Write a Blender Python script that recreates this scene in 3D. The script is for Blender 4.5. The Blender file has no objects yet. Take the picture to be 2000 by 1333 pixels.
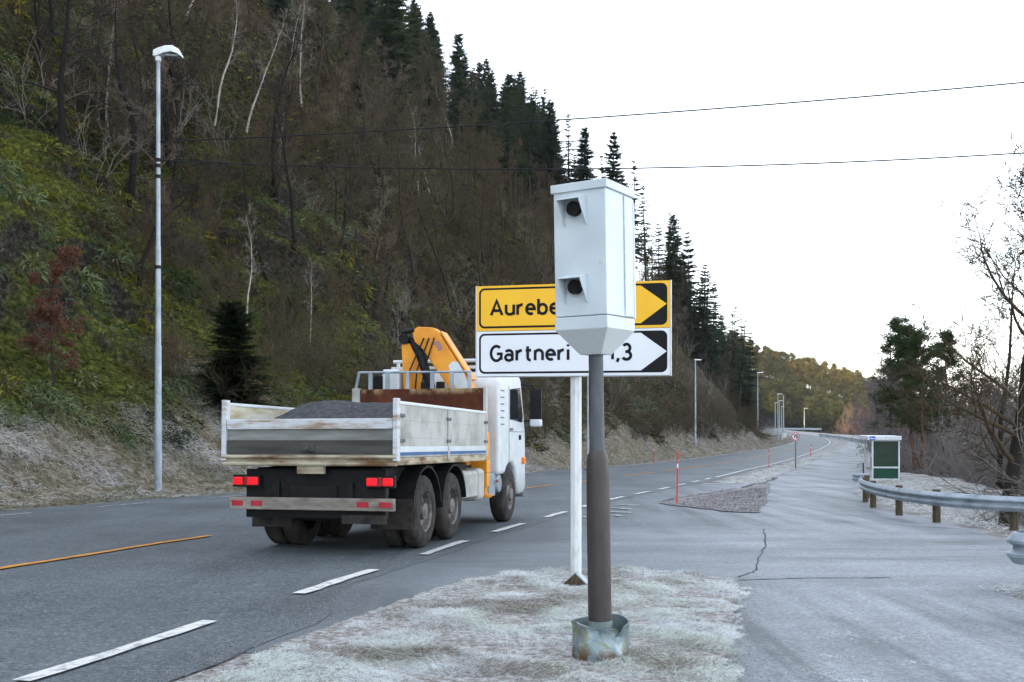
import bpy, math, random
import numpy as np
from mathutils import Vector, Matrix

random.seed(7)
rng = np.random.default_rng(7)
scene = bpy.context.scene
COL = scene.collection

# ------------------------------------------------------------ camera, sky, sun, exposure
F, HZ, CH = 1944.0, 795.0, 1.55            # focal length in photo pixels, eye-level row, eye height
cd = bpy.data.cameras.new('camera'); cam = bpy.data.objects.new('camera', cd); COL.objects.link(cam)
cam.location = (0, 0, CH); cam.rotation_euler = (math.radians(90), 0, 0)
cd.sensor_width = 36; cd.lens = F / 2000 * 36; cd.shift_y = (HZ - 666.5) / 2000
cd.clip_start = 0.1; cd.clip_end = 3000
scene.camera = cam

SUN_EL, SUN_AZ = math.radians(27.2), math.radians(-94)      # azimuth from +Y, clockwise: sun off to the left
w = bpy.data.worlds.new('World'); scene.world = w; w.use_nodes = True
wn = w.node_tree
bg = wn.nodes['Background']; bg.inputs[1].default_value = 0.15
sky = wn.nodes.new('ShaderNodeTexSky'); sky.sky_type = 'NISHITA'; sky.sun_disc = False
sky.sun_elevation = SUN_EL; sky.sun_rotation = SUN_AZ; sky.air_density = 1.0; sky.dust_density = 0.8; sky.ozone_density = 1.6
hs = wn.nodes.new('ShaderNodeHueSaturation'); hs.inputs['Saturation'].default_value = 0.4
wn.links.new(sky.outputs[0], hs.inputs['Color']); wn.links.new(hs.outputs[0], bg.inputs[0])
sd = bpy.data.lights.new('sun', 'SUN'); sd.energy = 5.0; sd.angle = math.radians(0.5); sd.color = (1.0, 0.68, 0.28)
so = bpy.data.objects.new('sun', sd); COL.objects.link(so)
sdir = Vector((math.sin(SUN_AZ) * math.cos(SUN_EL), math.cos(SUN_AZ) * math.cos(SUN_EL), math.sin(SUN_EL)))
so.rotation_euler = sdir.to_track_quat('Z', 'Y').to_euler(); so.location = sdir * 300
vs = scene.view_settings
vs.view_transform = 'Standard'; vs.look = 'None'; vs.exposure = 2.22; vs.gamma = 1; vs.use_curve_mapping = False
scene.cycles.use_denoising = True
scene.cycles.max_bounces = 5; scene.cycles.diffuse_bounces = 3; scene.cycles.glossy_bounces = 2

# ------------------------------------------------------------ ground profile and road lines (plan, metres)
_cy = [-60, 0, 60, 90, 130, 200, 300, 400, 550, 900]; _cz = [2.256, 0, -2.256, -3.1, -4.0, -5.2, -6.5, -7.5, -8.5, -9]
_yy = np.arange(-60, 901, .5); _zz = np.interp(_yy, _cy, _cz)
_sm = np.convolve(np.pad(_zz, 20, mode='edge'), np.ones(41) / 41, 'valid')
_zz = np.where(_yy < 45, _zz, _sm)
def g(Y): return np.interp(Y, _yy, _zz)
def p2g(x, y):
    lo, hi = 1., 850.
    for _ in range(50):
        m = (lo + hi) / 2
        if HZ + F * (CH - g(m)) / m > y: lo = m
        else: hi = m
    return (x - 1000) / F * lo, lo
def line(pts, back, ahead):
    q = [p2g(*p) for p in pts]
    q = [(q[0][0] + back * (-60 - q[0][1]), -60.)] + q + [(q[-1][0] + ahead * (900 - q[-1][1]), 900.)]
    xs = np.array([a for a, _ in q]); ys = np.array([b for _, b in q])
    gr = np.arange(-60, 900, .5); v = np.interp(gr, ys, xs)
    kk = 9; v = np.convolve(np.pad(v, kk // 2, mode='edge'), np.ones(kk) / kk, 'valid')
    return lambda Y: np.interp(Y, gr, v)
XE = line([(60, 1333), (420, 1218), (660, 1140), (868, 1073), (996, 1033), (1083, 1008), (1192, 977), (1268, 962), (1341, 946), (1400, 933), (1456, 919), (1510, 907), (1560, 893), (1600, 879), (1620, 868), (1622, 863), (1612, 856), (1590, 851), (1560, 847), (1530, 843)], .262, .1)
XC = line([(0, 1115), (200, 1082), (405, 1050), (1030, 955), (1080, 949), (1219, 931), (1278, 924), (1385, 909), (1449, 899), (1500, 888), (1560, 873), (1585, 862), (1575, 855), (1540, 848)], .262, .1)
_XL = line([(0, 1000), (120, 990), (300, 976), (460, 965), (1030, 925), (1100, 918), (1240, 908), (1360, 895), (1440, 885), (1500, 877), (1540, 868)], .27, .2)
def XL(Y): return np.where(np.asarray(Y) > 160, np.maximum(_XL(160) + (XE(Y) - XE(160)), XE(Y) - 8.0), _XL(Y))
XP = line([(1400, 1333), (1418, 1260), (1440, 1180), (1448, 1140), (1480, 1003), (1504, 950), (1512, 932), (1560, 916), (1600, 896), (1640, 879), (1656, 866), (1664, 858)], .1, .1)      # left edge of the path
XQ = line([(2360, 1333), (2100, 1150), (1960, 1050), (1690, 985), (1668, 955), (1680, 930), (1682, 905), (1688, 880), (1692, 862)], .3, .12)    # right edge of the path

def vnoise(x, y, seed=0):
    x = np.asarray(x, float); y = np.asarray(y, float)
    xi = np.floor(x).astype(np.int64); yi = np.floor(y).astype(np.int64); fx = x - xi; fy = y - yi
    def h(a, b):
        n = (a * 374761393 + b * 668265263 + seed * 974711) & 0xffffffff
        n = ((n ^ (n >> 13)) * 1274126177) & 0xffffffff
        return ((n ^ (n >> 16)) & 0xffff) / 65535.
    u = fx * fx * (3 - 2 * fx); v = fy * fy * (3 - 2 * fy)
    return (h(xi, yi) * (1 - u) + h(xi + 1, yi) * u) * (1 - v) + (h(xi, yi + 1) * (1 - u) + h(xi + 1, yi + 1) * u) * v
def fbm(x, y, o=4, seed=0):
    s = 0; a = .5; x = np.asarray(x, float); y = np.asarray(y, float)
    for i in range(o):
        s = s + a * (vnoise(x, y, seed + i * 17) - .5); a *= .5; x = x * 2.03; y = y * 2.03
    return s * 2
def sstep(t): t = np.clip(t, 0, 1); return t * t * (3 - 2 * t)

def farhill(X, Y):
    R = np.interp(X, [-150, 40, 85, 111, 140, 170, 230, 420], [66, 48, 39, 33, 26, 17, 9, 8])
    return R * sstep((np.asarray(Y) - 395) / 115) + 2.2 * fbm(np.asarray(X) / 40, np.asarray(Y) / 40, 3, 5) * sstep((np.asarray(Y) - 395) / 60)
COSB = .925
_pd = [-1, 0, .7, 1.6, 3.0, 5.2, 7, 9.5, 13, 30, 110, 160, 420]; _pz = [0, 0, .04, .45, 1.75, 4.1, 7.2, 11.2, 14.5, 33, 115, 128, 128]
def hill(Y, dl):
    Y = np.asarray(Y, float); dl = np.asarray(dl, float)
    sh = np.interp(Y, [0, 140, 210, 300], [0, 0, 7, 9])
    Fh = np.interp(Y, [-60, 150, 200, 260, 330, 430, 600], [1, 1, .92, .8, .72, .68, .6])
    dl0 = dl; dl = dl * (1 + .38 * fbm(Y / 11, Y * 0 + 2.2, 3, 91) * np.interp(dl, [0, 12, 30], [1, 1, 0]))
    d2 = np.maximum(dl - sh * sstep(dl / 3), np.minimum(dl, .4) * .5 + 0 * dl)
    z = np.interp(d2, _pd, _pz) * Fh
    amp = np.interp(dl, [0, 1, 3, 6, 10, 20, 100], [0, .02, .55, 1.5, 1.9, 1.6, 3])
    n1 = fbm(Y / 5.5, dl / 3.2, 4, 1); n2 = fbm(Y / 9 + 50, dl / 6, 4, 2)
    rid = np.abs(fbm(Y / 4.2 + dl / 6, dl / 5 + 9, 4, 3))
    st_ = np.abs(fbm((Y + dl0 * .75) / 1.9, dl0 / 8 + 31, 4, 6)); rid = rid + st_ * .8 * np.interp(dl0, [4, 6, 16, 24], [0, 1, 1, 0]); amp = amp * np.interp(dl0, [4, 7, 16, 26], [1, 1.35, 1.35, 1])
    X = XL(Y) - dl0 / COSB + amp * (n1 * .9 - rid * 1.25 * np.interp(dl, [3, 6, 20, 40], [0, 1, 1, .3]))
    z = z + amp * n2 * .9 * np.interp(dl, [0, 3], [0, 1])
    gully = np.exp(-((Y - 47.5) / 2.5) ** 2) * np.interp(dl, [3, 7, 14, 20], [0, 2.4, 2.0, 0])
    return X - gully, Y + amp * .35 * n2, z + g(Y) + farhill(X, Y)
def cover(Y, dl): return 3.4 * fbm(np.asarray(Y) / 6.5, np.asarray(dl) / 2.6 + 4, 4, 95) - .8 + 1.3 * sstep((np.asarray(Y) - 38) / 14)
def pix2hill(x, y):
    for Y in np.arange(12, 300, .25):
        X = (x - 1000) / F * Y; dl = (XL(Y) - X) * COSB
        if dl > .1:
            hx, hy, hz = hill(Y, dl)
            if hz >= CH + (HZ - y) * Y / F: return float(Y), float(dl)
    return None
def rdrop(X, Y):          # embankment falling away beyond the guard rail on the right
    Y = np.asarray(Y, float)
    edge = np.interp(Y, [-60, 9, 10.5, 15.8, 16.8, 20, 28, 34, 45, 52, 62, 120, 250, 900], [5.0, 6.3, 40, 40, 10, 9.2, 11.2, 17, 20, 21.5, 22, 45, 90, 160])
    d = np.maximum(0, np.asarray(X) - edge)
    return -np.minimum(d * .55, 4.5) + .25 * fbm(np.asarray(X) / 2, Y / 2, 3, 8) * np.clip(d, 0, 1)
def gz(X, Y): return g(Y) + rdrop(X, Y) + farhill(X, Y)

# ------------------------------------------------------------ mesh helpers
def fast_mesh(name, V, groups, mats, midx=None, smooth=False, col=None, attr=None):
    V = np.asarray(V, np.float32).reshape(-1, 3)
    me = bpy.data.meshes.new(name)
    me.vertices.add(len(V)); me.vertices.foreach_set('co', V.ravel())
    li = np.concatenate([np.asarray(G_, np.int32).ravel() for G_ in groups])
    tot = np.concatenate([np.full(len(G_), np.asarray(G_).shape[1], np.int32) for G_ in groups])
    me.loops.add(len(li)); me.loops.foreach_set('vertex_index', li)
    me.polygons.add(len(tot)); me.polygons.foreach_set('loop_start', np.concatenate([[0], np.cumsum(tot)[:-1]]).astype(np.int32))
    me.update(calc_edges=True)
    for m in mats: me.materials.append(m)
    if midx is not None: me.polygons.foreach_set('material_index', np.asarray(midx, np.int32))
    if smooth: me.polygons.foreach_set('use_smooth', np.ones(len(tot), bool))
    if col is not None:
        a = me.color_attributes.new('col', 'FLOAT_COLOR', 'POINT')
        c = np.ones((len(V), 4), np.float32); c[:, :3] = col; a.data.foreach_set('color', c.ravel())
    if attr is not None:
        for k, v in attr.items():
            a = me.attributes.new(k, 'FLOAT', 'POINT'); a.data.foreach_set('value', np.asarray(v, np.float32))
    me.validate()
    return me
def link(name, me, parent=None):
    o = bpy.data.objects.new(name, me); COL.objects.link(o)
    if parent is not None: o.parent = parent
    return o
def tag(o, label=None, cat=None, group=None, kind=None):
    if label: o['label'] = label
    if cat: o['category'] = cat
    if group: o['group'] = group
    if kind: o['kind'] = kind
    return o
def thing(name, label, cat, loc=(0, 0, 0), rz=0, group=None):
    o = bpy.data.objects.new(name, None); COL.objects.link(o); o.empty_display_size = .2
    o.location = loc; o.rotation_euler = (0, 0, rz)
    return tag(o, label, cat, group)
def copy_tree(o, parent=None):
    c = o.copy(); COL.objects.link(c)
    if parent is not None: c.parent = parent
    for ch in list(o.children): copy_tree(ch, c)
    return c

class MB:
    def __init__(s): s.v = []; s.f = []; s.m = []
    def add(s, vs, fs, m=0):
        b = len(s.v); s.v += [tuple(map(float, p)) for p in vs]
        for f in fs: s.f.append([b + i for i in f]); s.m.append(m)
    def box(s, x0, x1, y0, y1, z0, z1, m=0):
        s.add([(x0, y0, z0), (x1, y0, z0), (x1, y1, z0), (x0, y1, z0), (x0, y0, z1), (x1, y0, z1), (x1, y1, z1), (x0, y1, z1)],
              [(0, 3, 2, 1), (4, 5, 6, 7), (0, 1, 5, 4), (1, 2, 6, 5), (2, 3, 7, 6), (3, 0, 4, 7)], m); return s
    def frustum(s, a, b, m=0):      # two 4-point rings, lower and upper
        s.add(list(a) + list(b), [(3, 2, 1, 0), (4, 5, 6, 7), (0, 1, 5, 4), (1, 2, 6, 5), (2, 3, 7, 6), (3, 0, 4, 7)], m); return s
    def prism(s, poly, axis, a, b, m=0):     # poly in the two other axes
        n = len(poly)
        def pt(p, t): return {'x': (t, p[0], p[1]), 'y': (p[0], t, p[1]), 'z': (p[0], p[1], t)}[axis]
        s.add([pt(p, a) for p in poly] + [pt(p, b) for p in poly],
              [list(range(n))[::-1], list(range(n, 2 * n))] + [(i, (i + 1) % n, n + (i + 1) % n, n + i) for i in range(n)], m); return s
    def tube(s, pts, r, n=8, m=0, caps=True):
        P = [Vector(p) for p in pts]; R = r if isinstance(r, (list, tuple)) else [r] * len(P)
        vs = []; up = Vector((0, 0, 1)); pu = None
        for i, p in enumerate(P):
            d = (P[min(i + 1, len(P) - 1)] - P[max(i - 1, 0)]).normalized()
            if pu is None:
                u = d.cross(up if abs(d.z) < .9 else Vector((1, 0, 0))).normalized()
            else:
                u = (pu - d * pu.dot(d)).normalized()
            pu = u; q = d.cross(u)
            for k in range(n):
                a = 2 * math.pi * k / n; vs.append(p + (u * math.cos(a) + q * math.sin(a)) * R[i])
        fs = [(i * n + k, i * n + (k + 1) % n, (i + 1) * n + (k + 1) % n, (i + 1) * n + k) for i in range(len(P) - 1) for k in range(n)]
        if caps: fs += [list(range(n))[::-1], [(len(P) - 1) * n + k for k in range(n)]]
        s.add(vs, fs, m); return s
    def lathe(s, prof, n=24, c=(0, 0, 0), axis='z', m=0, cap=True):
        vs = []
        for r, t in prof:
            for k in range(n):
                a = 2 * math.pi * k / n; u, v = r * math.cos(a), r * math.sin(a)
                vs.append({'z': (c[0] + u, c[1] + v, c[2] + t), 'x': (c[0] + t, c[1] + u, c[2] + v), 'y': (c[0] + u, c[1] + t, c[2] + v)}[axis])
        fs = [(i * n + k, i * n + (k + 1) % n, (i + 1) * n + (k + 1) % n, (i + 1) * n + k) for i in range(len(prof) - 1) for k in range(n)]
        if cap: fs += [list(range(n))[::-1], [(len(prof) - 1) * n + k for k in range(n)]]
        s.add(vs, fs, m); return s
    def ribbon(s, pts, hw, off, M=None, m=0):   # stroke in the x-z plane, at y = off
        P = [Vector((p[0], p[1])) for p in pts]; L = []; Rr = []; n = len(P)
        for i in range(n):
            a = (P[i] - P[i - 1]).normalized() if i > 0 else None
            b = (P[i + 1] - P[i]).normalized() if i < n - 1 else None
            if a is None: a = b
            if b is None: b = a
            t = (a + b).normalized() if (a + b).length > 1e-6 else a
            nn = Vector((-t.y, t.x)); k = min(1 / max(.35, nn.dot(Vector((-a.y, a.x)))), 1.9)
            L.append(P[i] + nn * hw * k); Rr.append(P[i] - nn * hw * k)
        vs = [(q.x, off, q.y) for q in L] + [(q.x, off, q.y) for q in Rr]
        s.add(vs, [(i, n + i, n + i + 1, i + 1) for i in range(n - 1)], m); return s
    def mesh(s, name, mats, smooth=False):
        me = bpy.data.meshes.new(name); me.from_pydata(s.v, [], s.f)
        for q in (mats if isinstance(mats, (list, tuple)) else [mats]): me.materials.append(q)
        me.polygons.foreach_set('material_index', s.m)
        if smooth: me.polygons.foreach_set('use_smooth', [True] * len(s.f))
        me.update(); return me
    def build(s, name, mats, parent=None, smooth=False, bevel=0, seg=2, angle=35, label=None):
        me = s.mesh(name, mats, smooth)
        if smooth:
            try: me.set_sharp_from_angle(angle=math.radians(angle))
            except Exception: pass
        o = link(name, me, parent)
        if bevel:
            bm = o.modifiers.new('bevel', 'BEVEL'); bm.width = bevel; bm.segments = seg; bm.limit_method = 'ANGLE'; bm.angle_limit = math.radians(30)
            bm.harden_normals = False
        if label: o['label'] = label
        return o

# ------------------------------------------------------------ materials
class NT:
    def __init__(s, name):
        s.mat = bpy.data.materials.new(name); s.mat.use_nodes = True; s.t = s.mat.node_tree
        s.b = s.t.nodes['Principled BSDF']
    def n(s, typ, props=None, **inp):
        nd = s.t.nodes.new('ShaderNode' + typ)
        for k, v in (props or {}).items(): setattr(nd, k, v)
        for k, v in inp.items(): s.put(nd, k.replace('_', ' '), v)
        return nd
    def put(s, nd, k, v):
        sk = nd.inputs[int(k[1:]) if k[0] == 'i' and k[1:].isdigit() else k]
        if isinstance(v, bpy.types.NodeSocket): s.t.links.new(v, sk)
        else: sk.default_value = (*v, 1) if isinstance(v, tuple) and len(v) == 3 and sk.type == 'RGBA' else v
    def pos(s, kind='Object', scale=None, rz=0):
        o = s.n('TexCoord').outputs[kind] if kind != 'World' else s.n('NewGeometry').outputs['Position']
        if scale or rz:
            o = s.n('Mapping', Vector=o, Scale=scale or (1, 1, 1), Rotation=(0, 0, rz)).outputs[0]
        return o
    def noise(s, vec, scale, detail=4, rough=.6, dist=0):
        return s.n('TexNoise', Vector=vec, Scale=scale, Detail=detail, Roughness=rough, Distortion=dist).outputs['Fac']
    def ramp(s, fac, stops):
        nd = s.n('ValToRGB', Fac=fac); cr = nd.color_ramp
        while len(cr.elements) < len(stops): cr.elements.new(.5)
        for e, (p, c) in zip(cr.elements, stops):
            e.position = p; e.color = (*c, 1) if isinstance(c, tuple) else (c, c, c, 1)
        return nd.outputs['Color']
    def mix(s, fac, a, b, mode='MIX'):
        nd = s.n('MixRGB', {'blend_type': mode})
        s.put(nd, 'Fac', fac); s.put(nd, 'Color1', a); s.put(nd, 'Color2', b); return nd.outputs[0]
    def math(s, op, a, b=0., clamp=False):
        nd = s.n('Math', {'operation': op, 'use_clamp': clamp}); s.put(nd, 'i0', a); s.put(nd, 'i1', b); return nd.outputs[0]
    def bump(s, h, strength=.3, dist=.02):
        s.t.links.new(s.n('Bump', Height=h, Strength=strength, Distance=dist).outputs[0], s.b.inputs['Normal'])
    def done(s, color, rough=.8, spec=.3, metal=0.):
        s.put(s.b, 'Base Color', color); s.put(s.b, 'Roughness', rough); s.put(s.b, 'Specular IOR Level', spec); s.put(s.b, 'Metallic', metal)
        return s.mat
def nm(name, a, b, scale=6, detail=4, rough=.8, spec=.3, metal=0., bump=0, lo=.35, hi=.65, ms=None, bs=None, coord='Object'):
    t = NT(name); p = t.pos(coord, ms); nz = t.noise(p, scale, detail)
    if bump: t.bump(t.noise(p, bs or scale * 3, 3), bump, .01)
    return t.done(t.ramp(nz, [(lo, a), (hi, b)]), rough, spec, metal)
def varied(name, cols, rough=.85, scale=0):
    t = NT(name); r = t.n('ObjectInfo').outputs['Random']
    c = t.ramp(r, [(i / (len(cols) - 1), q) for i, q in enumerate(cols)])
    if scale:
        c = t.mix(t.noise(t.pos('Object'), scale, 3), c, t.mix(.5, c, (.01, .01, .01)))
    return t.done(c, rough, .15)
def leafy(t, c, rough, spec, k=.4):
    t.done(c, rough, spec); tr = t.n('BsdfTranslucent', Color=c); mx = t.n('MixShader'); mx.inputs[0].default_value = k
    out = t.t.nodes['Material Output']; t.t.links.new(t.b.outputs[0], mx.inputs[1]); t.t.links.new(tr.outputs[0], mx.inputs[2]); t.t.links.new(mx.outputs[0], out.inputs['Surface']); return t.mat
def colattr(name, rough=.85, spec=.2, k=.3):
    t = NT(name); return leafy(t, t.n('VertexColor', {'layer_name': 'col'}).outputs[0], rough, spec, k)
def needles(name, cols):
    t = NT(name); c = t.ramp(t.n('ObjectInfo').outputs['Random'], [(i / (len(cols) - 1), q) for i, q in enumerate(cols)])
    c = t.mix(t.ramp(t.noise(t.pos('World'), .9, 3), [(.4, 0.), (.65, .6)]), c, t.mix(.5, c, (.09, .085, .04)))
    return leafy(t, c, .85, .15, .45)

M = {}
def asphalt(name, lo, hi, frost, amount, streak, rz, junction=False):
    t = NT(name); P = t.pos('World')
    gr = t.noise(P, 26, 3, .9); gr2 = t.noise(P, 7, 4, .7); bl = t.noise(P, .33, 4, .6)
    c = t.ramp(gr, [(.38, lo), (.5, tuple((a + b) / 2 for a, b in zip(lo, hi))), (.62, tuple(b * 1.25 for b in hi))])
    c = t.mix(t.math('MULTIPLY', t.ramp(gr2, [(.42, 0.), (.62, 1.)]), .35), c, tuple(x * .75 for x in lo))
    c = t.mix(t.ramp(bl, [(.35, .35), (.65, 0.)]), c, tuple(x * .8 for x in lo))
    st = t.noise(t.pos('World', streak, rz), 1., 5, .7, .6); st2 = t.noise(t.pos('World', tuple(x * (.6 if i else 2.2) for i, x in enumerate(streak)), rz - .12), 1.3, 4, .65, .4)
    if junction:        # tyre tracks turning across the junction; along the path elsewhere
        Yp = t.n('SeparateXYZ', Vector=P).outputs['Y']
        jz = t.math('MULTIPLY', t.ramp(t.math('MULTIPLY', t.math('SUBTRACT', Yp, 9.5), .6, True), [(0., 0.), (1., 1.)]), t.ramp(t.math('MULTIPLY', t.math('SUBTRACT', Yp, 15.), .14, True), [(0., 1.), (1., 0.)]))
        al = t.noise(t.pos('World', (1.6, .10, 1), math.radians(8)), 1., 4, .6, .3)
        st = t.mix(jz, al, st); st2 = t.mix(jz, al, st2)
        c = t.mix(t.ramp(t.math('ADD', t.math('MULTIPLY', st, .6), t.math('MULTIPLY', st2, .4)), [(.40, .55), (.52, 0.)]), c, tuple(x * .7 for x in lo))
    m = t.math('ADD', t.math('ADD', t.math('MULTIPLY', st, .45), t.math('MULTIPLY', bl, .55)), t.math('MULTIPLY', st2, .25))
    fac = t.ramp(m, [(.5, 0.), (.78, 1.)])
    fine = t.ramp(t.noise(P, 22, 4, .8), [(.35, .3), (.65, 1.)])
    fac = t.math('MULTIPLY', t.math('MULTIPLY', fac, fine), amount, True)
    if junction:        # frost worn off by traffic close to the carriageway
        x, y, _ = [t.n('SeparateXYZ', Vector=P).outputs[i] for i in range(3)]
        dd = t.math('SUBTRACT', t.math('ADD', x, 4.4), t.math('MULTIPLY', y, .25))
        wear = t.ramp(t.math('ADD', t.math('MULTIPLY', dd, .12), t.math('MULTIPLY', bl, .3)), [(.2, 0.), (.75, 1.)])
        c = t.mix(wear, t.mix(.7, c, (.075, .09, .098)), c); fac = t.math('MULTIPLY', fac, t.math('ADD', t.math('MULTIPLY', wear, .75), .25))
    c = t.mix(fac, c, frost)
    t.bump(gr, .6, .008)
    return t.done(c, .62, .35)
M['road'] = asphalt('road_asphalt', (.026, .036, .041), (.155, .18, .19), (.23, .26, .275), .4, (.9, .05, 1), math.radians(14))
M['side'] = asphalt('frosted_asphalt', (.085, .097, .106), (.27, .295, .31), (.44, .475, .505), .6, (.10, 1.1, 1), math.radians(5), True)
t = NT('frozen_verge'); P = t.pos('World'); n1 = t.noise(P, .9, 5, .65); n2 = t.noise(P, 14, 5, .75); n3 = t.noise(P, 60, 2)
c = t.ramp(n2, [(.3, (.06, .05, .042)), (.5, (.17, .15, .13)), (.68, (.34, .33, .32))])
c = t.mix(t.ramp(n1, [(.38, 0.), (.55, 1.)]), c, t.ramp(n2, [(.3, (.20, .19, .17)), (.6, (.42, .43, .43))]))
yy_ = t.n('SeparateXYZ', Vector=P).outputs['Y']
soil = t.ramp(n2, [(.28, (.06, .05, .042)), (.46, (.24, .22, .20)), (.62, (.48, .485, .48))])
c = t.mix(t.ramp(t.math('MULTIPLY', t.math('SUBTRACT', yy_, 12.1), .6, True), [(0., 1.), (1., 0.)]), c, soil)
c = t.mix(t.ramp(t.math('MULTIPLY', t.math('SUBTRACT', yy_, 375.), .02, True), [(0., 0.), (1., 1.)]), c, t.ramp(n1, [(.35, (.02, .018, .014)), (.65, (.05, .044, .032))]))
t.bump(t.math('ADD', n2, t.math('MULTIPLY', n3, .4)), .8, .03); M['ground'] = t.done(c, .9, .15)
t = NT('gravel'); P = t.pos('World'); n1 = t.noise(P, 40, 3, .8); n2 = t.noise(P, 1.2, 4)
c = t.ramp(n1, [(.3, (.07, .063, .062)), (.5, (.19, .172, .172)), (.7, (.38, .36, .36))])
c = t.mix(t.ramp(n2, [(.45, 0.), (.62, .6)]), c, (.34, .33, .34)); t.bump(n1, 1., .02); M['gravel'] = t.done(c, .9, .2)
# hillside: straw and frost at the foot, mossy rock, then forest floor
t = NT('hillside_cover'); P = t.pos('World'); A = t.n('Attribute', {'attribute_name': 'dl'}).outputs['Fac']; A2 = t.n('Attribute', {'attribute_name': 'cov'}).outputs['Fac']
mid = t.noise(P, .55, 6, .68); fine = t.noise(P, 5, 6, .72); big = t.noise(P, .12, 4, .6)
drape = t.noise(t.pos('World', (2.2, 2.2, .35)), 2.2, 5, .7)
straw = t.ramp(drape, [(.28, (.04, .034, .022)), (.45, (.17, .138, .085)), (.6, (.33, .30, .24)), (.75, (.48, .47, .45))])
straw = t.mix(t.ramp(mid, [(.5, 0.), (.68, .75)]), straw, (.05, .07, .02))
rock = t.ramp(fine, [(.34, (.008, .0075, .006)), (.5, (.034, .030, .025)), (.68, (.11, .10, .088))])
moss = t.ramp(fine, [(.32, (.010, .016, .003)), (.5, (.058, .068, .012)), (.68, (.18, .185, .034))])
nzz = t.n('SeparateXYZ', Vector=t.n('NewGeometry').outputs['Normal']).outputs['Z']
mossf = t.math('ADD', t.math('MULTIPLY', nzz, .55), t.math('MULTIPLY', mid, .9))
rockmix = t.mix(t.ramp(mossf, [(.54, 0.), (.70, 1.)]), rock, moss)
floor = t.ramp(fine, [(.34, (.009, .008, .005)), (.5, (.045, .035, .022)), (.66, (.11, .085, .055))])
floor = t.mix(t.ramp(big, [(.4, 0.), (.6, .85)]), floor, t.ramp(fine, [(.34, (.008, .011, .004)), (.5, (.032, .040, .010)), (.68, (.08, .088, .02))]))
f1 = t.math('ADD', t.math('MULTIPLY', A2, .14), t.math('MULTIPLY', mid, .6))
yq = t.n('SeparateXYZ', Vector=P).outputs['Y']
rockmix = t.mix(t.ramp(t.math('MULTIPLY', t.math('SUBTRACT', yq, 42.), .03, True), [(0., 0.), (1., .8)]), rockmix, t.mix(t.ramp(mid, [(.4, 0.), (.6, 1.)]), rock, t.ramp(drape, [(.3, (.02, .017, .012)), (.5, (.075, .06, .042)), (.7, (.17, .15, .125))])))
c = t.mix(t.ramp(f1, [(.84, 0.), (1., 1.)]), straw, rockmix)
f2 = t.math('ADD', t.math('MULTIPLY', A, .04), t.math('MULTIPLY', mid, .5))
c = t.mix(t.ramp(f2, [(.8, 0.), (1., 1.)]), c, floor)
t.bump(t.math('ADD', fine, mid), 1., .25); M['hill'] = t.done(c, .95, .1)

M['white_line'] = nm('white_road_paint', (.24, .25, .25), (.64, .64, .61), 9, 7, .7, lo=.30, hi=.5, coord='World')
M['worn_line'] = nm('worn_road_paint', (.16, .18, .19), (.55, .56, .55), 9, 6, .7, lo=.4, hi=.6, coord='World')
M['yellow_line'] = nm('orange_road_paint', (.26, .13, .04), (.62, .27, .045), 9, 7, .7, lo=.3, hi=.5, coord='World')
M['crack'] = nm('tar_crack', (.02, .02, .022), (.07, .07, .075), 20, coord='World')
M['box'] = nm('pale_grey_enamel', (.47, .535, .575), (.53, .59, .62), 2.5, 3, .42, .5)
M['boxlow'] = nm('pale_grey_textured_enamel', (.50, .54, .56), (.58, .62, .63), 90, 2, .55, .4)
M['sy'] = nm('yellow_reflective_film', (.80, .42, .008), (.84, .47, .012), 2, 3, .45, .4)
M['sw'] = nm('white_reflective_film', (.66, .70, .75), (.72, .75, .79), 2, 3, .45, .4)
M['sk'] = nm('black_film', (.007, .007, .008), (.011, .011, .012), 3, 2, .6, .15)
M['sgrey'] = nm('sign_edge_aluminium', (.45, .46, .46), (.6, .61, .62), 8, 3, .45, .5)
M['postw'] = nm('white_painted_post', (.42, .43, .42), (.64, .66, .66), 5, 5, .6, .3, ms=(3, 3, .7), lo=.25, hi=.5)
M['poleup'] = nm('grey_painted_steel', (.052, .058, .066), (.085, .094, .104), 7, 5, .55, .4, ms=(2, 2, .5))
M['polelow'] = nm('dark_brown_steel', (.038, .031, .029), (.062, .050, .046), 5, 5, .5, .4, ms=(2, 2, .6))
M['pipe'] = nm('weathered_plastic_pipe', (.10, .13, .13), (.19, .23, .23), 9, 5, .6)
t = NT('dented_zinc_sheet'); P = t.pos(); a = t.noise(P, 6, 5, .7); b = t.noise(P, 11, 4, .6); zz_ = t.n('SeparateXYZ', Vector=P).outputs['Z']
c = t.ramp(a, [(.3, (.10, .15, .16)), (.5, (.22, .28, .30)), (.7, (.42, .49, .52))])
c = t.mix(t.ramp(b, [(.53, 0.), (.62, .85)]), c, (.19, .2, .1))
lowf = t.math('MULTIPLY', t.ramp(b, [(.46, 0.), (.52, 1.)]), t.ramp(zz_, [(.05, 1.), (.14, 0.)]))
c = t.mix(lowf, c, (.11, .05, .02)); M['bucket'] = t.done(c, .45, .5, .35)
M['galv'] = nm('galvanised_steel', (.2, .245, .28), (.34, .39, .43), 6, 5, .45, .5, .3, ms=(1, 1, .4))
M['galvdark'] = nm('dull_steel', (.10, .11, .12), (.2, .21, .22), 8, 4, .6, .4)
M['rail'] = nm('frosted_galvanised_rail', (.17, .215, .25), (.36, .42, .47), 3, 5, .5, .5, .2, lo=.3, hi=.6)
M['wood'] = nm('weathered_timber', (.04, .032, .022), (.11, .09, .058), 10, 5, .85, .2, ms=(4, 4, .4), bump=.4)
M['lampw'] = nm('white_lamp_housing', (.55, .58, .58), (.7, .72, .72), 6, 3, .5)
M['lens'] = nm('lamp_diffuser', (.16, .18, .19), (.26, .28, .29), 6, 2, .3)
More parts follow.
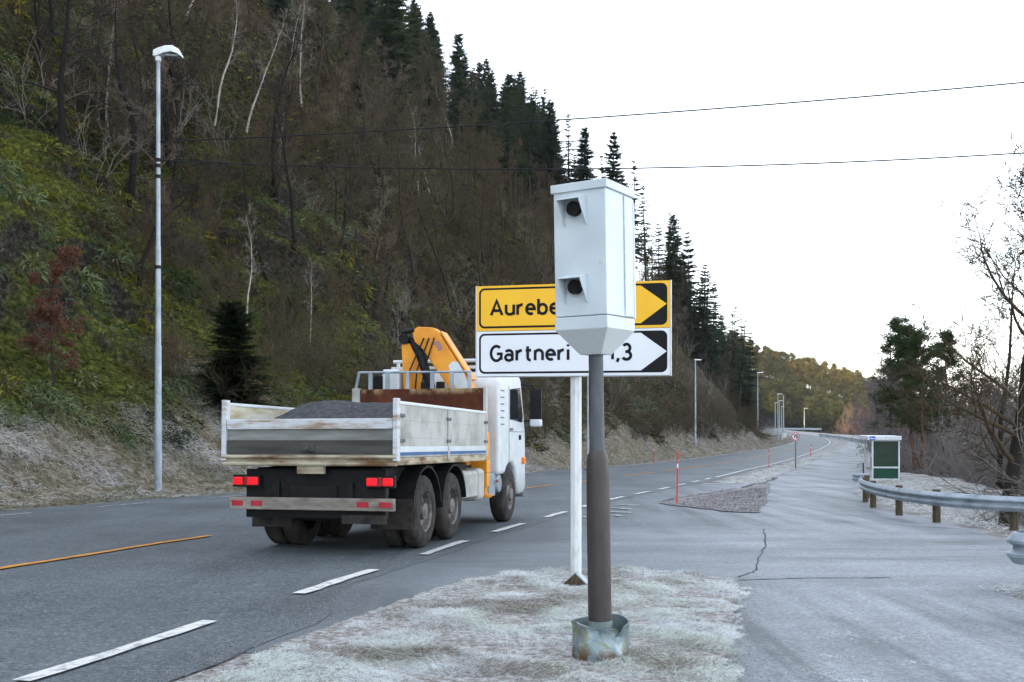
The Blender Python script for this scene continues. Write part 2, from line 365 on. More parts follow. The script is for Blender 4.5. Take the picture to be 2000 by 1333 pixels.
M['black'] = nm('black_plastic', (.005, .005, .006), (.012, .012, .013), 12, 3, .6, .2)
M['rubber'] = nm('dirty_tyre_rubber', (.016, .015, .014), (.055, .048, .042), 5, 5, .85, .2)
M['rim'] = nm('dirty_steel_rim', (.07, .065, .062), (.22, .20, .185), 6, 5, .6, .4, .3)
M['tw'] = nm('white_truck_paint', (.54, .58, .6), (.64, .68, .7), 2, 4, .3, .5)
t = NT('road_dirty_cab_paint'); P = t.pos(); zz_ = t.n('SeparateXYZ', Vector=P).outputs['Z']; a = t.noise(P, 4, 5, .7)
c = t.ramp(a, [(.35, (.52, .56, .58)), (.65, (.64, .68, .7))])
d_ = t.math('ADD', t.math('MULTIPLY', zz_, -.55), t.math('MULTIPLY', a, 1.1))
c = t.mix(t.ramp(d_, [(-.0, 0.), (.0, 0.), (.35, .65)]), c, (.17, .155, .135)); M['cab'] = t.done(c, .38, .5)
M['board'] = nm('pale_grey_dropside', (.23, .222, .20), (.42, .42, .40), 2.2, 6, .5, .4, lo=.3, hi=.55)
M['cream'] = nm('dirty_cream_board', (.36, .30, .17), (.62, .60, .50), 3, 5, .6, .3, ms=(.5, .5, 2))
t = NT('scraped_tail_paint'); P = t.pos('Object', (.5, 1, 3)); a = t.noise(P, 3, 5, .7)
M['tail'] = t.done(t.ramp(a, [(.25, (.12, .06, .03)), (.38, (.33, .26, .2)), (.5, (.5, .52, .54)), (.75, (.62, .65, .68))]), .6)
M['tailgrey'] = nm('scraped_grey_steel', (.13, .13, .12), (.25, .26, .25), 3, 5, .6, ms=(.4, 1, 3))
M['taildark'] = nm('grimy_steel', (.035, .034, .03), (.08, .078, .068), 3, 5, .7, ms=(.4, 1, 3))
M['lip'] = nm('rusty_cream_edge', (.12, .06, .02), (.42, .38, .28), 3, 5, .7, ms=(.5, .5, 2), lo=.35, hi=.55)
t = NT('rusty_steel'); P = t.pos(); a = t.noise(P, 3, 6, .7); b = t.noise(t.pos('Object', (1, 1, .6)), 2.2, 5, .7)
zz_ = t.n('SeparateXYZ', Vector=P).outputs['Z']
c = t.ramp(a, [(.3, (.035, .012, .007)), (.55, (.085, .026, .013)), (.75, (.15, .055, .025))])
top = t.math('MULTIPLY', t.ramp(t.math('SUBTRACT', zz_, 2.), [(.42, 0.), (.5, 1.)]), t.ramp(b, [(.46, 0.), (.56, .8)]))
M['rust'] = t.done(t.mix(top, c, (.34, .25, .13)), .85, .2)
M['orange'] = nm('orange_crane_paint', (.62, .23, .015), (.78, .32, .02), 2.5, 4, .45, .4)
M['sticker'] = nm('faded_purple_print', (.22, .14, .20), (.32, .2, .25), 8)
M['blue'] = nm('blue_stripe', (.05, .11, .26), (.07, .14, .32), 4)
M['amber'] = nm('amber_lens', (.75, .2, .02), (.85, .26, .03), 4, 2, .3)
M['beige'] = nm('dirty_beige_bumper', (.13, .115, .095), (.30, .275, .235), 4, 5, .65, ms=(.6, 1, 2))
M['redmark'] = nm('red_reflector', (.3, .02, .03), (.42, .03, .045), 6)
M['sand'] = nm('dark_wet_gravel', (.034, .035, .038), (.082, .083, .088), 14, 6, .9, .2, bump=1., bs=30)
M['glass'] = nm('dark_window_glass', (.012, .014, .016), (.02, .024, .026), 2, 2, .06, .6)
t = NT('lit_tail_lens'); t.put(t.b, 'Emission Color', (1, .012, .022)); t.put(t.b, 'Emission Strength', .16); M['tl'] = t.done((.25, .006, .01), .3, .3)
t = NT('unlit_tail_lens'); M['tl2'] = t.done((.22, .015, .02), .3, .5)
M['gpanel'] = nm('green_painted_panel', (.004, .055, .028), (.008, .07, .036), 3, 3, .5, .4)
M['gglass'] = nm('green_mesh_glass', (.016, .035, .022), (.026, .05, .03), 3, 4, .35, .5)
M['shelter'] = nm('white_shelter_frame', (.56, .6, .64), (.68, .72, .75), 3, 3, .5)
M['bluesign'] = nm('blue_sign_film', (.03, .10, .5), (.04, .13, .58), 4, 2, .4)
M['redpole'] = nm('red_plastic_stake', (.55, .035, .03), (.68, .05, .04), 5, 3, .5)
M['refl'] = nm('white_reflector_band', (.7, .7, .72), (.8, .8, .82), 5, 2, .4)
M['redring'] = nm('red_sign_ring', (.5, .02, .02), (.56, .03, .03), 3, 2, .45)
M['wire'] = nm('black_cable', (.008, .008, .009), (.02, .02, .022), 5)
M['concrete'] = nm('mossy_concrete', (.07, .07, .055), (.2, .195, .17), 8, 5, .9, .2, bump=.4)
M['bark'] = varied('dark_bark', [(.022, .018, .015), (.045, .036, .028), (.03, .03, .02)], .95, 9)
M['bark_dark'] = varied('dark_wet_bark', [(.011, .009, .008), (.02, .016, .013)], .95, 8)
M['bark_moss'] = varied('mossy_bark', [(.03, .028, .014), (.04, .042, .016), (.03, .022, .016)], .95, 6)
M['birch'] = nm('pale_birch_bark', (.10, .088, .075), (.36, .33, .29), 6, 5, .8, .2, ms=(1, 1, .35), lo=.3, hi=.5)
M['bark_pine'] = nm('reddish_pine_bark', (.05, .03, .022), (.16, .085, .055), 7, 5, .9, .1, ms=(1, 1, .4))
M['twig'] = varied('bare_twigs', [(.060, .044, .026), (.095, .064, .038), (.066, .054, .032), (.085, .062, .042), (.052, .046, .020), (.084, .068, .048)])
M['twig_light'] = varied('light_bare_twigs', [(.13, .105, .08), (.17, .135, .10), (.12, .09, .075)])
M['twig_pale'] = varied('pale_bare_twigs', [(.16, .14, .12), (.22, .2, .17), (.13, .11, .095)])
M['twig_dark'] = varied('dark_bare_twigs', [(.022, .018, .016), (.035, .028, .025)])
M['twig_frost'] = varied('frosted_twigs', [(.14, .125, .115), (.24, .22, .21), (.085, .07, .06), (.17, .155, .145)])
M['twig_plum'] = varied('plum_brown_twigs', [(.115, .088, .09), (.14, .11, .112), (.09, .07, .068)])
M['needle'] = needles('spruce_needles', [(.040, .066, .036), (.058, .082, .038), (.042, .070, .050), (.075, .085, .040)])
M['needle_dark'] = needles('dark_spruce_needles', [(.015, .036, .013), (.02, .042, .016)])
M['needle_far'] = needles('pine_needles_far', [(.032, .048, .022), (.055, .066, .022), (.04, .052, .024), (.075, .076, .026)])
M['needle_crest_suntint'] = needles('sun_tinted_crest_needles', [(.07, .075, .022), (.10, .095, .025), (.08, .08, .024), (.12, .10, .03)])  # brighter gold than the far needles: crest sunlight put into the colour
M['needle_pine'] = needles('pine_needles', [(.024, .046, .016), (.042, .066, .024)])
M['rustleaf'] = needles('withered_beech_leaves', [(.15, .066, .045), (.19, .088, .058)])
M['blade'] = colattr('grass_blades'); M['leaf'] = colattr('low_leaves', .9, .12)

# ------------------------------------------------------------ terrain
Yr = np.concatenate([np.arange(-60, 14, 4), np.arange(14, 70, .28), np.arange(70, 130, .8), np.arange(130, 260, 2), np.arange(260, 620, 8)])
Dr = np.concatenate([[-.5], np.arange(0, 6, .25), np.arange(6, 18, .28), np.arange(18, 40, .8), np.arange(40, 120, 4), np.arange(120, 421, 20)])
YY, DD = np.meshgrid(Yr, Dr, indexing='ij')
hx, hy, hz = hill(YY, DD); hz = np.where(DD < 0, g(YY) - .05, hz)
def gridfaces(a, b):
    i = np.arange(a * b).reshape(a, b)
    return np.stack([i[:-1, :-1], i[:-1, 1:], i[1:, 1:], i[1:, :-1]], -1).reshape(-1, 4)
me = fast_mesh('hillside', np.stack([hx, hy, hz], -1), [gridfaces(len(Yr), len(Dr))[:, ::-1]], [M['hill']], smooth=True, attr={'dl': DD.ravel(), 'cov': np.maximum(0, DD + cover(YY, DD) * np.interp(DD, [0, 1.5, 3], [0, .4, 1])).ravel()})
tag(link('hillside', me), kind='structure')

Yg = np.concatenate([np.arange(-60, 0, 5), np.arange(0, 70, 1.), np.arange(70, 260, 3), np.arange(260, 900, 8)])
Ug = np.concatenate([np.arange(0, 40, .8), np.arange(40, 110, 3), np.arange(110, 520, 15)])
YY, UU = np.meshgrid(Yg, Ug, indexing='ij'); XX = XL(YY) - 1.2 + UU
ZZ = gz(XX, YY)
me = fast_mesh('ground', np.stack([XX, YY, ZZ], -1), [gridfaces(len(Yg), len(Ug))[:, ::-1]], [M['ground']], smooth=True)
tag(link('ground', me), kind='structure')

def strip(name, ys, xa, xb, dz, mat, cols=6):
    ys = np.asarray(ys, float); A = xa(ys); B = xb(ys); u = np.linspace(0, 1, cols)
    X = A[:, None] * (1 - u) + B[:, None] * u; Y = np.repeat(ys[:, None], cols, 1)
    me = fast_mesh(name, np.stack([X, Y, g(Y) + dz], -1), [gridfaces(len(ys), cols)[:, ::-1]], [mat], smooth=True)
    return tag(link(name, me), kind='structure')
ysr = np.concatenate([np.arange(-60, 60, .5), np.arange(60, 400, 2)])
sh_r = lambda Y: XE(Y) + np.interp(Y, [-60, 8.5, 11, 36, 40, 60], [1.0, .95, .22, .22, .5, .45]) + .12 * fbm(Y / 1.3, Y * 0, 3, 4)
strip('main_road', ysr, lambda Y: XL(Y) + .1 * fbm(Y / 1.1, Y * 0 + 3, 3, 4), sh_r, .015, M['road'], 10)
# junction, lay-by and foot path: one frosted asphalt sheet
def side_left(Y):
    pth = XP(Y) + .06 * fbm(Y / .6, Y * 0, 3, 9)
    jn = XE(Y) - .4
    near = np.interp(Y, [7.4, 7.5], [1, 0]); far = np.interp(Y, [37.5, 40.5], [0, 1])
    k = np.maximum(near, far); k = np.where(Y < 7.4, 1, k)
    wob = .18 * fbm(Y / .3, Y * 0 + 1, 3, 2) * (k < 1)
    return jn * (1 - k) + pth * k + wob
def side_right(Y): return np.where((Y > 11.0) & (Y < 15.6), 40., XQ(Y) + .25 * fbm(Y / .9, Y * 0 + 7, 3, 2))
ysp = np.unique(np.concatenate([np.arange(-20, 10, .5), np.arange(10, 17, .06), np.arange(17, 60, .3), np.arange(60, 260, 2)]))
strip('side_road', ysp, side_left, side_right, .010, M['side'], 24)

def patch(name, pts, dz, mat):
    b = MB(); q = [p2g(*p) for p in pts]; b.add([(x, y, g(y) + dz) for x, y in q], [list(range(len(q)))[::-1]])
    o = b.build(name, mat); return tag(o, kind='structure')
def jag(pts, n, a):
    out = []
    for i in range(len(pts) - 1):
        for k in range(n):
            u = k / n; x = pts[i][0] * (1 - u) + pts[i + 1][0] * u; y = pts[i][1] * (1 - u) + pts[i + 1][1] * u
            out.append((x + random.uniform(-a, a), y + random.uniform(-a, a) * .35))
    return out + [pts[-1]]
patch('gravel_patch', jag([(1288, 985), (1370, 966), (1440, 957), (1504, 945), (1504, 958), (1494, 980), (1481, 1004), (1420, 1001), (1340, 992), (1288, 985)], 5, 3)[:-1], .03, M['gravel'])

VG = [(340, 1345), (500, 1282), (655, 1225), (765, 1184), (860, 1150), (950, 1128), (1050, 1120), (1250, 1118), (1350, 1123), (1425, 1136), (1443, 1150), (1440, 1185), (1430, 1230), (1420, 1265), (1405, 1345)]
patch('verge', jag(VG, 14, 3.2), .026, M['ground'])
_vq = np.array([p2g(*p) for p in VG[2:11]])
_vl = np.array([p2g(*p) for p in VG[:6]])
def vtop(x): return np.interp(x, _vq[:, 0], _vq[:, 1])
def pxline(b, pts, w, dz, n=6, a=0):
    q = [Vector(p2g(*p)) for p in jag(pts, n, a)]
    V = []; 
    for i, p in enumerate(q):
        d = (q[min(i + 1, len(q) - 1)] - q[max(i - 1, 0)]).normalized(); nn = Vector((-d.y, d.x)); ww = w * random.uniform(.5, 1.3) / 2
        V += [(p.x + nn.x * ww, p.y + nn.y * ww, g(p.y) + dz), (p.x - nn.x * ww, p.y - nn.y * ww, g(p.y) + dz)]
    b.add(V, [(2 * i, 2 * i + 1, 2 * i + 3, 2 * i + 2) for i in range(len(q) - 1)])
b = MB()
pxline(b, [(1492, 1035), (1495, 1068), (1480, 1098), (1474, 1118), (1442, 1130)], .022, .016, 6, 3)
pxline(b, [(1286, 983), (1360, 969), (1440, 956), (1500, 942), (1518, 934)], .09, .034, 9, 3)
pxline(b, [(1482, 1008), (1560, 1014), (1700, 1024), (1900, 1037)], .03, .016, 8, 1)
pxline(b, [(1440, 1136), (1560, 1132), (1740, 1131)], .03, .016, 8, 1)
tag(b.build('road_cracks', M['crack']), kind='structure')

def lane(name, fx, spans, w, mat, dz=.032, off=0., wob=.03):
    b = MB()
    for a, c in spans:
        n = max(3, int((c - a) / (.22 if a < 60 else 2))); ys = np.linspace(a, c, n)
        cx = fx(ys) + off; dx = np.gradient(cx, ys) if n > 1 else 0
        nx = 1 / np.sqrt(1 + dx * dx); ny = -dx * nx
        k1 = wob * fbm(ys / .7, ys * 0 + 2, 2, 11) + wob * .35 * fbm(ys / .08, ys * 0, 2, 12); k2 = wob * fbm(ys / .7, ys * 0 + 2.4, 2, 11) + wob * .35 * fbm(ys / .08, ys * 0 + 5, 2, 13)
        V = []
        for i in range(n):
            for s, k in ((-1, k1[i]), (1, k2[i])):
                h = s * w / 2 + k; V.append((cx[i] + nx[i] * h, ys[i] + ny[i] * h, float(g(ys[i] + ny[i] * h)) + dz))
        b.add(V, [(2 * i, 2 * i + 1, 2 * i + 3, 2 * i + 2) for i in range(n - 1)])
    return tag(b.build(name, mat), kind='structure')
dash = [(-4.2, -2.2), (-.6, 1.4), (3.0, 5.0), (6.4, 8.58), (10.15, 12.1), (13.75, 15.7), (17.3, 19.15), (20.75, 22.5)] + [(24.2 + 3.15 * i, 25.8 + 3.15 * i) for i in range(7)]
lane('edge_line_markings', XE, dash, .15, M['white_line'], wob=.05)
lane('edge_line', XE, [(46.2, 300)], .15, M['white_line'], wob=.015)
lane('centre_line_markings', XC, [(-16.4, -7.4), (-4.4, 4.6), (7.6, 16.6), (19.6, 28.6), (31, 37.4), (39.5, 44.5), (47.9, 53.8), (56.3, 69.4), (72, 83), (87, 99), (103, 115), (120, 135)], .14, M['yellow_line'], wob=.05)
lane('worn_edge_markings', lambda Y: XL(Y) + 1.25, [(14.5, 16.8), (19.6, 22.1), (24.2, 26.0), (28, 30.2)], .1, M['worn_line'], wob=.04)
lane('far_edge_line', lambda Y: XL(Y) + .35, [(66, 200)], .14, M['white_line'], wob=.02)
b = MB()
for pts in ([(1192, 1002), (1232, 1004)], [(1194, 994), (1228, 997)], [(1198, 1009), (1214, 1011)], [(1136, 1012), (1147, 1013)], [(1208, 988), (1248, 990)]):
    pxline(b, pts, .13, .034, 5, 0)
tag(b.build('give_way_markings', M['worn_line']), kind='structure')

# ------------------------------------------------------------ grass, moss and low growth (stuff)
def blades(name, P, D, L, W, col, bend, mat, seed=1):
    r = np.random.default_rng(seed); n = len(P)
    D = D / np.linalg.norm(D, axis=1, keepdims=True)
    S = np.cross(D, r.normal(size=(n, 3))); S /= np.linalg.norm(S, axis=1, keepdims=True) + 1e-9
    L = L[:, None]; W = (W * np.ones(n))[:, None] / 2; dn = np.array([[0, 0, -1.]])
    m = P + D * L * .5 + dn * L * bend[:, None] * .22; tip = P + D * L * .92 + dn * L * bend[:, None]
    V = np.stack([P - S * W, P + S * W, m - S * W * .8, m + S * W * .8, tip], 1).reshape(-1, 3)
    i = np.arange(n)[:, None] * 5
    q = i + np.array([[0, 1, 3, 2]]); tr = i + np.array([[2, 3, 4]])
    c = np.repeat(col, 5, 0); 
    me = fast_mesh(name, V, [q, tr], [mat], col=c)
    return tag(link(name, me), kind='stuff')
def lerp(a, b, t): return np.asarray(a) * (1 - t[:, None]) + np.asarray(b) * t[:, None]
# frosted verge grass in the foreground and along the path
def verge_pts(n, y0, y1, xa, xb, seed):
    r = np.random.default_rng(seed); Y = r.uniform(y0, y1, n); u = r.uniform(0, 1, n)
    A = xa(Y); B = xb(Y); return A + (B - A) * u, Y
def frost_cols(X, Y, r, n):
    k = np.clip(.5 + 1.1 * fbm(X / .55, Y / .55, 4, 21), 0, 1); k2 = np.clip(.5 + 1.3 * fbm(X / 1.3 + 9, Y / 1.3, 3, 31), 0, 1)
    c = lerp((.25, .205, .16), (.76, .80, .81), np.clip(k * .85 + r.normal(0, .32, n) + .42, 0, 1))
    c = c * (1 - np.clip((k2 - .55) * 1.2, 0, .30)[:, None] * np.array([.16, 0.06, .26]))
    dark = r.uniform(0, 1, n) < (.12 + .3 * (k < .27)); c[dark] = c[dark] * np.array([.42, .36, .30])
    return c
edge_in = lambda Y: np.where(Y > 8.6, -1.9, sh_r(Y)) + .16 + .32 * fbm(Y / .35, Y * 0 + 4, 3, 6)
pout = lambda Y: XP(Y) + .06 + .16 * fbm(Y / .22, Y * 0 + 8, 3, 6)
Px, Py, Pl = [], [], []
for n, y0, y1, L in ((15000, -4, 4.8, .08), (340000, 4.8, 12.15, .052)):
    x, y = verge_pts(n, y0, y1, edge_in, pout, 3 + n)
    lft = np.interp(y, _vl[:, 1], _vl[:, 0]) + .16 + .16 * fbm(y / .22, y * 0 + 2, 3, 33) + np.where(y < 6.2, .2, 0); x = np.maximum(x, -9); top = np.where(x > lft, 1, -1e3) + vtop(x) - 1 + .10 * fbm(x / .2, x * 0, 3, 3) - .06
    ok = y < top; Px.append(x[ok]); Py.append(y[ok]); Pl.append(np.full(ok.sum(), L))
x, y = verge_pts(26000, 39.5, 110, lambda Y: sh_r(Y) + .7, lambda Y: XP(Y) - .15, 5); Px.append(x); Py.append(y); Pl.append(.09 + y * .0012)
x, y = verge_pts(9000, 16.4, 45, lambda Y: XQ(Y) + .25, lambda Y: XQ(Y) + 4.5, 6); Px.append(x); Py.append(y); Pl.append(np.full(9000, .16))
x, y = verge_pts(5000, 9.3, 10.7, lambda Y: Y * 0 + 5.05, lambda Y: Y * 0 + 8, 8); Px.append(x); Py.append(y); Pl.append(np.full(5000, .09))
for cx, cy, n in ((2.62, 8.0, 90), (2.35, 7.2, 60), (3.0, 7.7, 40), (2.1, 6.7, 130), (2.2, 6.45, 120), (2.75, 6.9, 40)):
    a = rng.normal(0, .07, (n, 2)); Px.append(cx + a[:, 0] * 1.6); Py.append(cy + a[:, 1]); Pl.append(np.full(n, .05))
X = np.concatenate(Px); Y = np.concatenate(Py); L = np.concatenate(Pl); n = len(X); r = np.random.default_rng(11)
hum = np.clip(.55 + 1.2 * fbm(X / .4 + 3, Y / .4, 4, 41), .12, 1.5)
mound = .016 + np.where(Y < 12.2, .06 * np.clip(.4 + fbm(X / .45, Y / .45, 3, 43) * 1.6, 0, 1), 0)
P = np.stack([X, Y, gz(X, Y) + mound - .01], -1)
ang = fbm(X / .5, Y / .5, 3, 51) * 8 + r.normal(0, 1.3, n)
D = np.stack([np.cos(ang) * 1., np.sin(ang) * 1., r.uniform(.15, 1.0, n)], -1)
blades('grass', P, D, L * (.5 + hum) * r.uniform(.6, 1.5, n), L * r.uniform(.03, .06, n), frost_cols(X, Y, r, n), r.uniform(.15, .5, n), M['blade'], 2)

# grit, crumbs of asphalt and dead leaves along the edges
m = 12000; r = np.random.default_rng(71); Y = r.uniform(2, 11.5, m); u = r.uniform(0, 1, m)
X = np.where(u < .55, sh_r(Y) + r.normal(.06, .22, m), np.where(u < .8, XP(Y) + r.normal(.06, .10, m), 0)); gp_ = u >= .8
Y = np.where(gp_, r.uniform(22.5, 34, m), Y); X = np.where(gp_, np.interp(Y, [22.3, 25.7, 34.6], [5.0, 3.9, 8.5]) + r.uniform(0, 1, m) * np.interp(Y, [22.3, 25.7, 34.6], [.5, 2.7, .3]), X)
sz = np.where(gp_, r.uniform(.010, .034, m), r.uniform(.0015, .007, m))
T4 = np.array([[1, 0, -.4], [-.5, .87, -.4], [-.5, -.87, -.4], [0, 0, .8]]); a = r.uniform(0, 6.28, m); ca, sa = np.cos(a), np.sin(a)
V = T4[None] * sz[:, None, None] * r.uniform(.5, 1.3, (m, 4, 1)); V = np.stack([V[..., 0] * ca[:, None] - V[..., 1] * sa[:, None], V[..., 0] * sa[:, None] + V[..., 1] * ca[:, None], V[..., 2]], -1)
V[..., 0] += X[:, None]; V[..., 1] += Y[:, None]; V[..., 2] += (g(Y) + .026 + sz * .3)[:, None]
i4 = np.arange(m)[:, None] * 4; cc = lerp((.07, .065, .06), (.42, .41, .40), r.uniform(0, 1, m))
tag(link('grit', fast_mesh('grit', V.reshape(-1, 3), [np.concatenate([i4 + np.array([[0, 1, 3]]), i4 + np.array([[1, 2, 3]]), i4 + np.array([[2, 0, 3]])])], [M['blade']], col=np.repeat(cc, 4, 0))), kind='stuff')
# hanging frosted grass on the bank, moss and leafy cover higher up
def on_hill(Y, dl, dx=0): 
    x, y, z = hill(Y, dl); return np.stack([x, y, z], -1)
n = 125000; r = np.random.default_rng(21)
Y = np.concatenate([r.uniform(17, 60, n * 3 // 4), r.uniform(60, 270, n - n * 3 // 4)]); dl = r.uniform(.25, 1, n) ** 1.15 * 7.6
dl = np.where(r.uniform(0, 1, n) < .12, r.uniform(.2, 1.2, n), dl)
kp = dl + cover(Y, dl) * np.interp(dl, [0, 1.5, 3], [0, .4, 1]) < 5.2; Y, dl = Y[kp], dl[kp]; n = len(Y)
P = on_hill(Y, dl); k = np.clip(.5 + 1.2 * fbm(Y / 1.6, dl / 1.6, 4, 61), 0, 1); up = sstep((dl - 3.2) / 3)
c = lerp((.25, .195, .115), (.56, .545, .52), np.clip(k + r.normal(0, .25, n) + .12 - .35 * up, 0, 1))
gcol = lerp((.045, .062, .014), (.13, .15, .045), r.uniform(0, 1, n)); gm = np.clip(up * .9 + (fbm(Y / 2.4, dl / 1.5, 3, 63) > .12) * .55, 0, 1)[:, None]
c = c * (1 - gm) + gcol * gm; dk = r.uniform(0, 1, n) < .24; c[dk] *= .35
fr_ = sstep((Y - 40) / 30)[:, None] * .65; c = c * (1 - fr_) + np.array([.40, .365, .335]) * r.uniform(.5, 1.2, n)[:, None] * fr_
D = np.stack([r.uniform(.3, 1.1, n), r.normal(0, .45, n) - .15, r.uniform(-.25, .7, n)], -1)
far = np.clip(Y / 40, .8, 3)
blades('bank_grass', P, D, r.uniform(.18, .48, n) * far ** .6 * (.5 + k), .022 * far, c, r.uniform(.4, 1.0, n), M['blade'], 5)

n = 190000; r = np.random.default_rng(31)
Y = 15 + 105 * r.uniform(0, 1, n) ** 1.9; dl = 2.2 + 40 * r.uniform(0, 1, n) ** 1.15
k = fbm(Y / 3.2, dl / 2.6, 4, 71); keep = (k > -.24) & (dl + cover(Y, dl) > 3.9); Y, dl, k = Y[keep], dl[keep], k[keep]; n = len(Y)
P = on_hill(Y, dl); P[:, 2] += r.uniform(0, .12, n)
k2 = np.clip(.5 + 1.4 * fbm(Y / 4.4 + 20, dl / 4.4, 3, 73), 0, 1)
c = lerp((.022, .038, .010), (.17, .17, .024), np.clip(k2 + r.normal(0, .2, n), 0, 1))
br = r.uniform(0, 1, n) < np.interp(Y, [30, 42, 60], [.18, .5, .8]); c[br] = lerp((.045, .034, .02), (.075, .055, .035), r.uniform(0, 1, n))[br]
oc = (fbm(Y / 2.1, dl / 2.1, 2, 75) > .2) & (Y < 36); c[oc] = c[oc] * np.array([2.1, 1.35, .7])
bl = (fbm(Y / 2.8 + 7, dl / 2.8, 2, 77) > .14) & (dl < 13); c[bl] = lerp((.05, .075, .04), (.13, .16, .09), r.uniform(0, 1, n))[bl]
D = np.stack([r.uniform(.2, 1.2, n), r.normal(0, .8, n), r.uniform(-.3, .9, n)], -1)
far = np.clip(Y / 32, .7, 2.6)
blades('moss_and_ferns', P, D, r.uniform(.10, .32, n) * far, r.uniform(.03, .075, n) * far, c * r.uniform(.45, 1.45, n)[:, None], r.uniform(.3, .9, n), M['leaf'], 6)
# cushions of ivy, moss and fern standing off the slope with dark gaps between
m = 5200; r = np.random.default_rng(33); Y = 15 + 62 * r.uniform(0, 1, m) ** 1.35; dl = 3.4 + 36 * r.uniform(0, 1, m) ** 1.1
kk = fbm(Y / 3.6, dl / 3.0, 4, 171); ok = (kk > -.12) & (dl + cover(Y, dl) > 4.4) & (r.uniform(0, 1, m) < np.interp(Y, [15, 44, 60, 80], [1, 1, .6, .35])); Y, dl = Y[ok], dl[ok]; m = len(Y)
C = on_hill(Y, dl); q = 80; rad = r.uniform(.22, .75, m) * np.interp(dl, [3, 8], [.7, 1])
nrm = np.array([.72, -.12, .68]); dv = r.normal(size=(m * q, 3)); dv /= np.linalg.norm(dv, axis=1, keepdims=True); dv += nrm * .75; dv /= np.linalg.norm(dv, axis=1, keepdims=True)
P = np.repeat(C, q, 0) + dv * np.repeat(rad, q)[:, None] * r.uniform(.55, 1., m * q)[:, None] * np.array([1, 1.25, .9])
D = dv + r.normal(0, .45, (m * q, 3)) + np.array([.1, 0, -.25])
pal = np.array([(.028, .050, .014), (.072, .090, .015), (.145, .145, .022), (.045, .078, .034), (.125, .155, .065), (.095, .072, .024), (.20, .165, .024), (.022, .038, .016)])
hue = np.clip(.5 + 1.5 * fbm(Y / 5 + 11, dl / 4, 3, 173) + r.normal(0, .16, m), 0, .999); ci = (hue * 8).astype(int); bs = pal[ci]
bs = np.where(((dl < 12) & (Y < 40) & (fbm(Y / 4, dl / 4, 2, 175) > .0))[:, None], lerp((.06, .085, .04), (.15, .18, .085), r.uniform(0, 1, m)), bs)
brn = r.uniform(0, 1, m) < np.interp(Y, [34, 48, 60], [.05, .45, .8]); bs[brn] = lerp((.04, .030, .016), (.085, .064, .036), r.uniform(0, 1, m))[brn]
hgt = np.clip((dv @ nrm), 0, 1)
blades('undergrowth', P, D, np.repeat(rad, q) * r.uniform(.3, .6, m * q), np.repeat(rad, q) * r.uniform(.05, .12, m * q), np.repeat(bs, q, 0) * r.uniform(.5, 1.5, m * q)[:, None], r.uniform(.2, .7, m * q), M['leaf'], 10)
# arching fern crowns on the near slope
m = 2600; r = np.random.default_rng(37); Y = 18 + 32 * r.uniform(0, 1, m); dl = 4.5 + 30 * r.uniform(0, 1, m); kk = fbm(Y / 5, dl / 4, 3, 79); Y, dl = Y[kk > -.05], dl[kk > -.05]; m = len(Y)
C = on_hill(Y, dl); q = 26; P = np.repeat(C, q, 0) + r.normal(0, .05, (m * q, 3)); a = r.uniform(0, 6.28, m * q)
D = np.stack([np.cos(a) * .8 + .35, np.sin(a) * .8, r.uniform(.2, 1., m * q)], -1); L = np.repeat(r.uniform(.35, .85, m), q) * r.uniform(.6, 1.1, m * q)
base = np.repeat(lerp((.035, .055, .016), (.20, .18, .025), np.clip(.5 + 1.6 * fbm(Y / 6 + 3, dl / 5, 3, 83), 0, 1)), q, 0); pale = np.repeat(r.uniform(0, 1, m) < .16, q); base[pale] = (.11, .13, .075)
blades('ferns', P, D, L, L * .075, base * r.uniform(.5, 1.4, m * q)[:, None], r.uniform(.4, .9, m * q), M['leaf'], 9)
#TREES#
# ------------------------------------------------------------ trees
def seg_mesh(name, segs, mats, extra=None):
    """segs: (p0, p1, r0, r1, material); thick ones get more sides. extra: (V, tris, mat)"""
    Vs, Fs, Mi, b = [], [], [], 0
    for sides in (3, 6):
        ss = [s for s in segs if (s[2] > .03) == (sides == 6)]
        if not ss: continue
        p0 = np.array([s[0] for s in ss]); p1 = np.array([s[1] for s in ss]); r0 = np.array([s[2] for s in ss]); r1 = np.array([s[3] for s in ss])
        d = p1 - p0; d /= np.linalg.norm(d, axis=1, keepdims=True) + 1e-9
        a = np.where(np.abs(d[:, 2:3]) < .9, [[0, 0, 1.]], [[1., 0, 0]]); u = np.cross(d, a); u /= np.linalg.norm(u, axis=1, keepdims=True); v = np.cross(d, u)
        th = np.arange(sides) * 2 * np.pi / sides
        ring = u[:, None] * np.cos(th)[None, :, None] + v[:, None] * np.sin(th)[None, :, None]
        V = np.concatenate([p0[:, None] + ring * r0[:, None, None], p1[:, None] + ring * r1[:, None, None]], 1)
        i = np.arange(len(ss))[:, None, None] * 2 * sides; k = np.arange(sides); kn = (k + 1) % sides
        q = (i + np.stack([k, kn, kn + sides, k + sides], -1)[None]).reshape(-1, 4) + b
        Vs.append(V.reshape(-1, 3)); Fs.append(q); Mi += [m for s in ss for m in [s[4]] * sides]; b += len(ss) * 2 * sides
    if extra is not None:
        V, T, m = extra; Vs.append(V); Fs.append(np.asarray(T) + b); Mi += [m] * len(T)
    return fast_mesh(name, np.concatenate(Vs), Fs, mats, Mi)
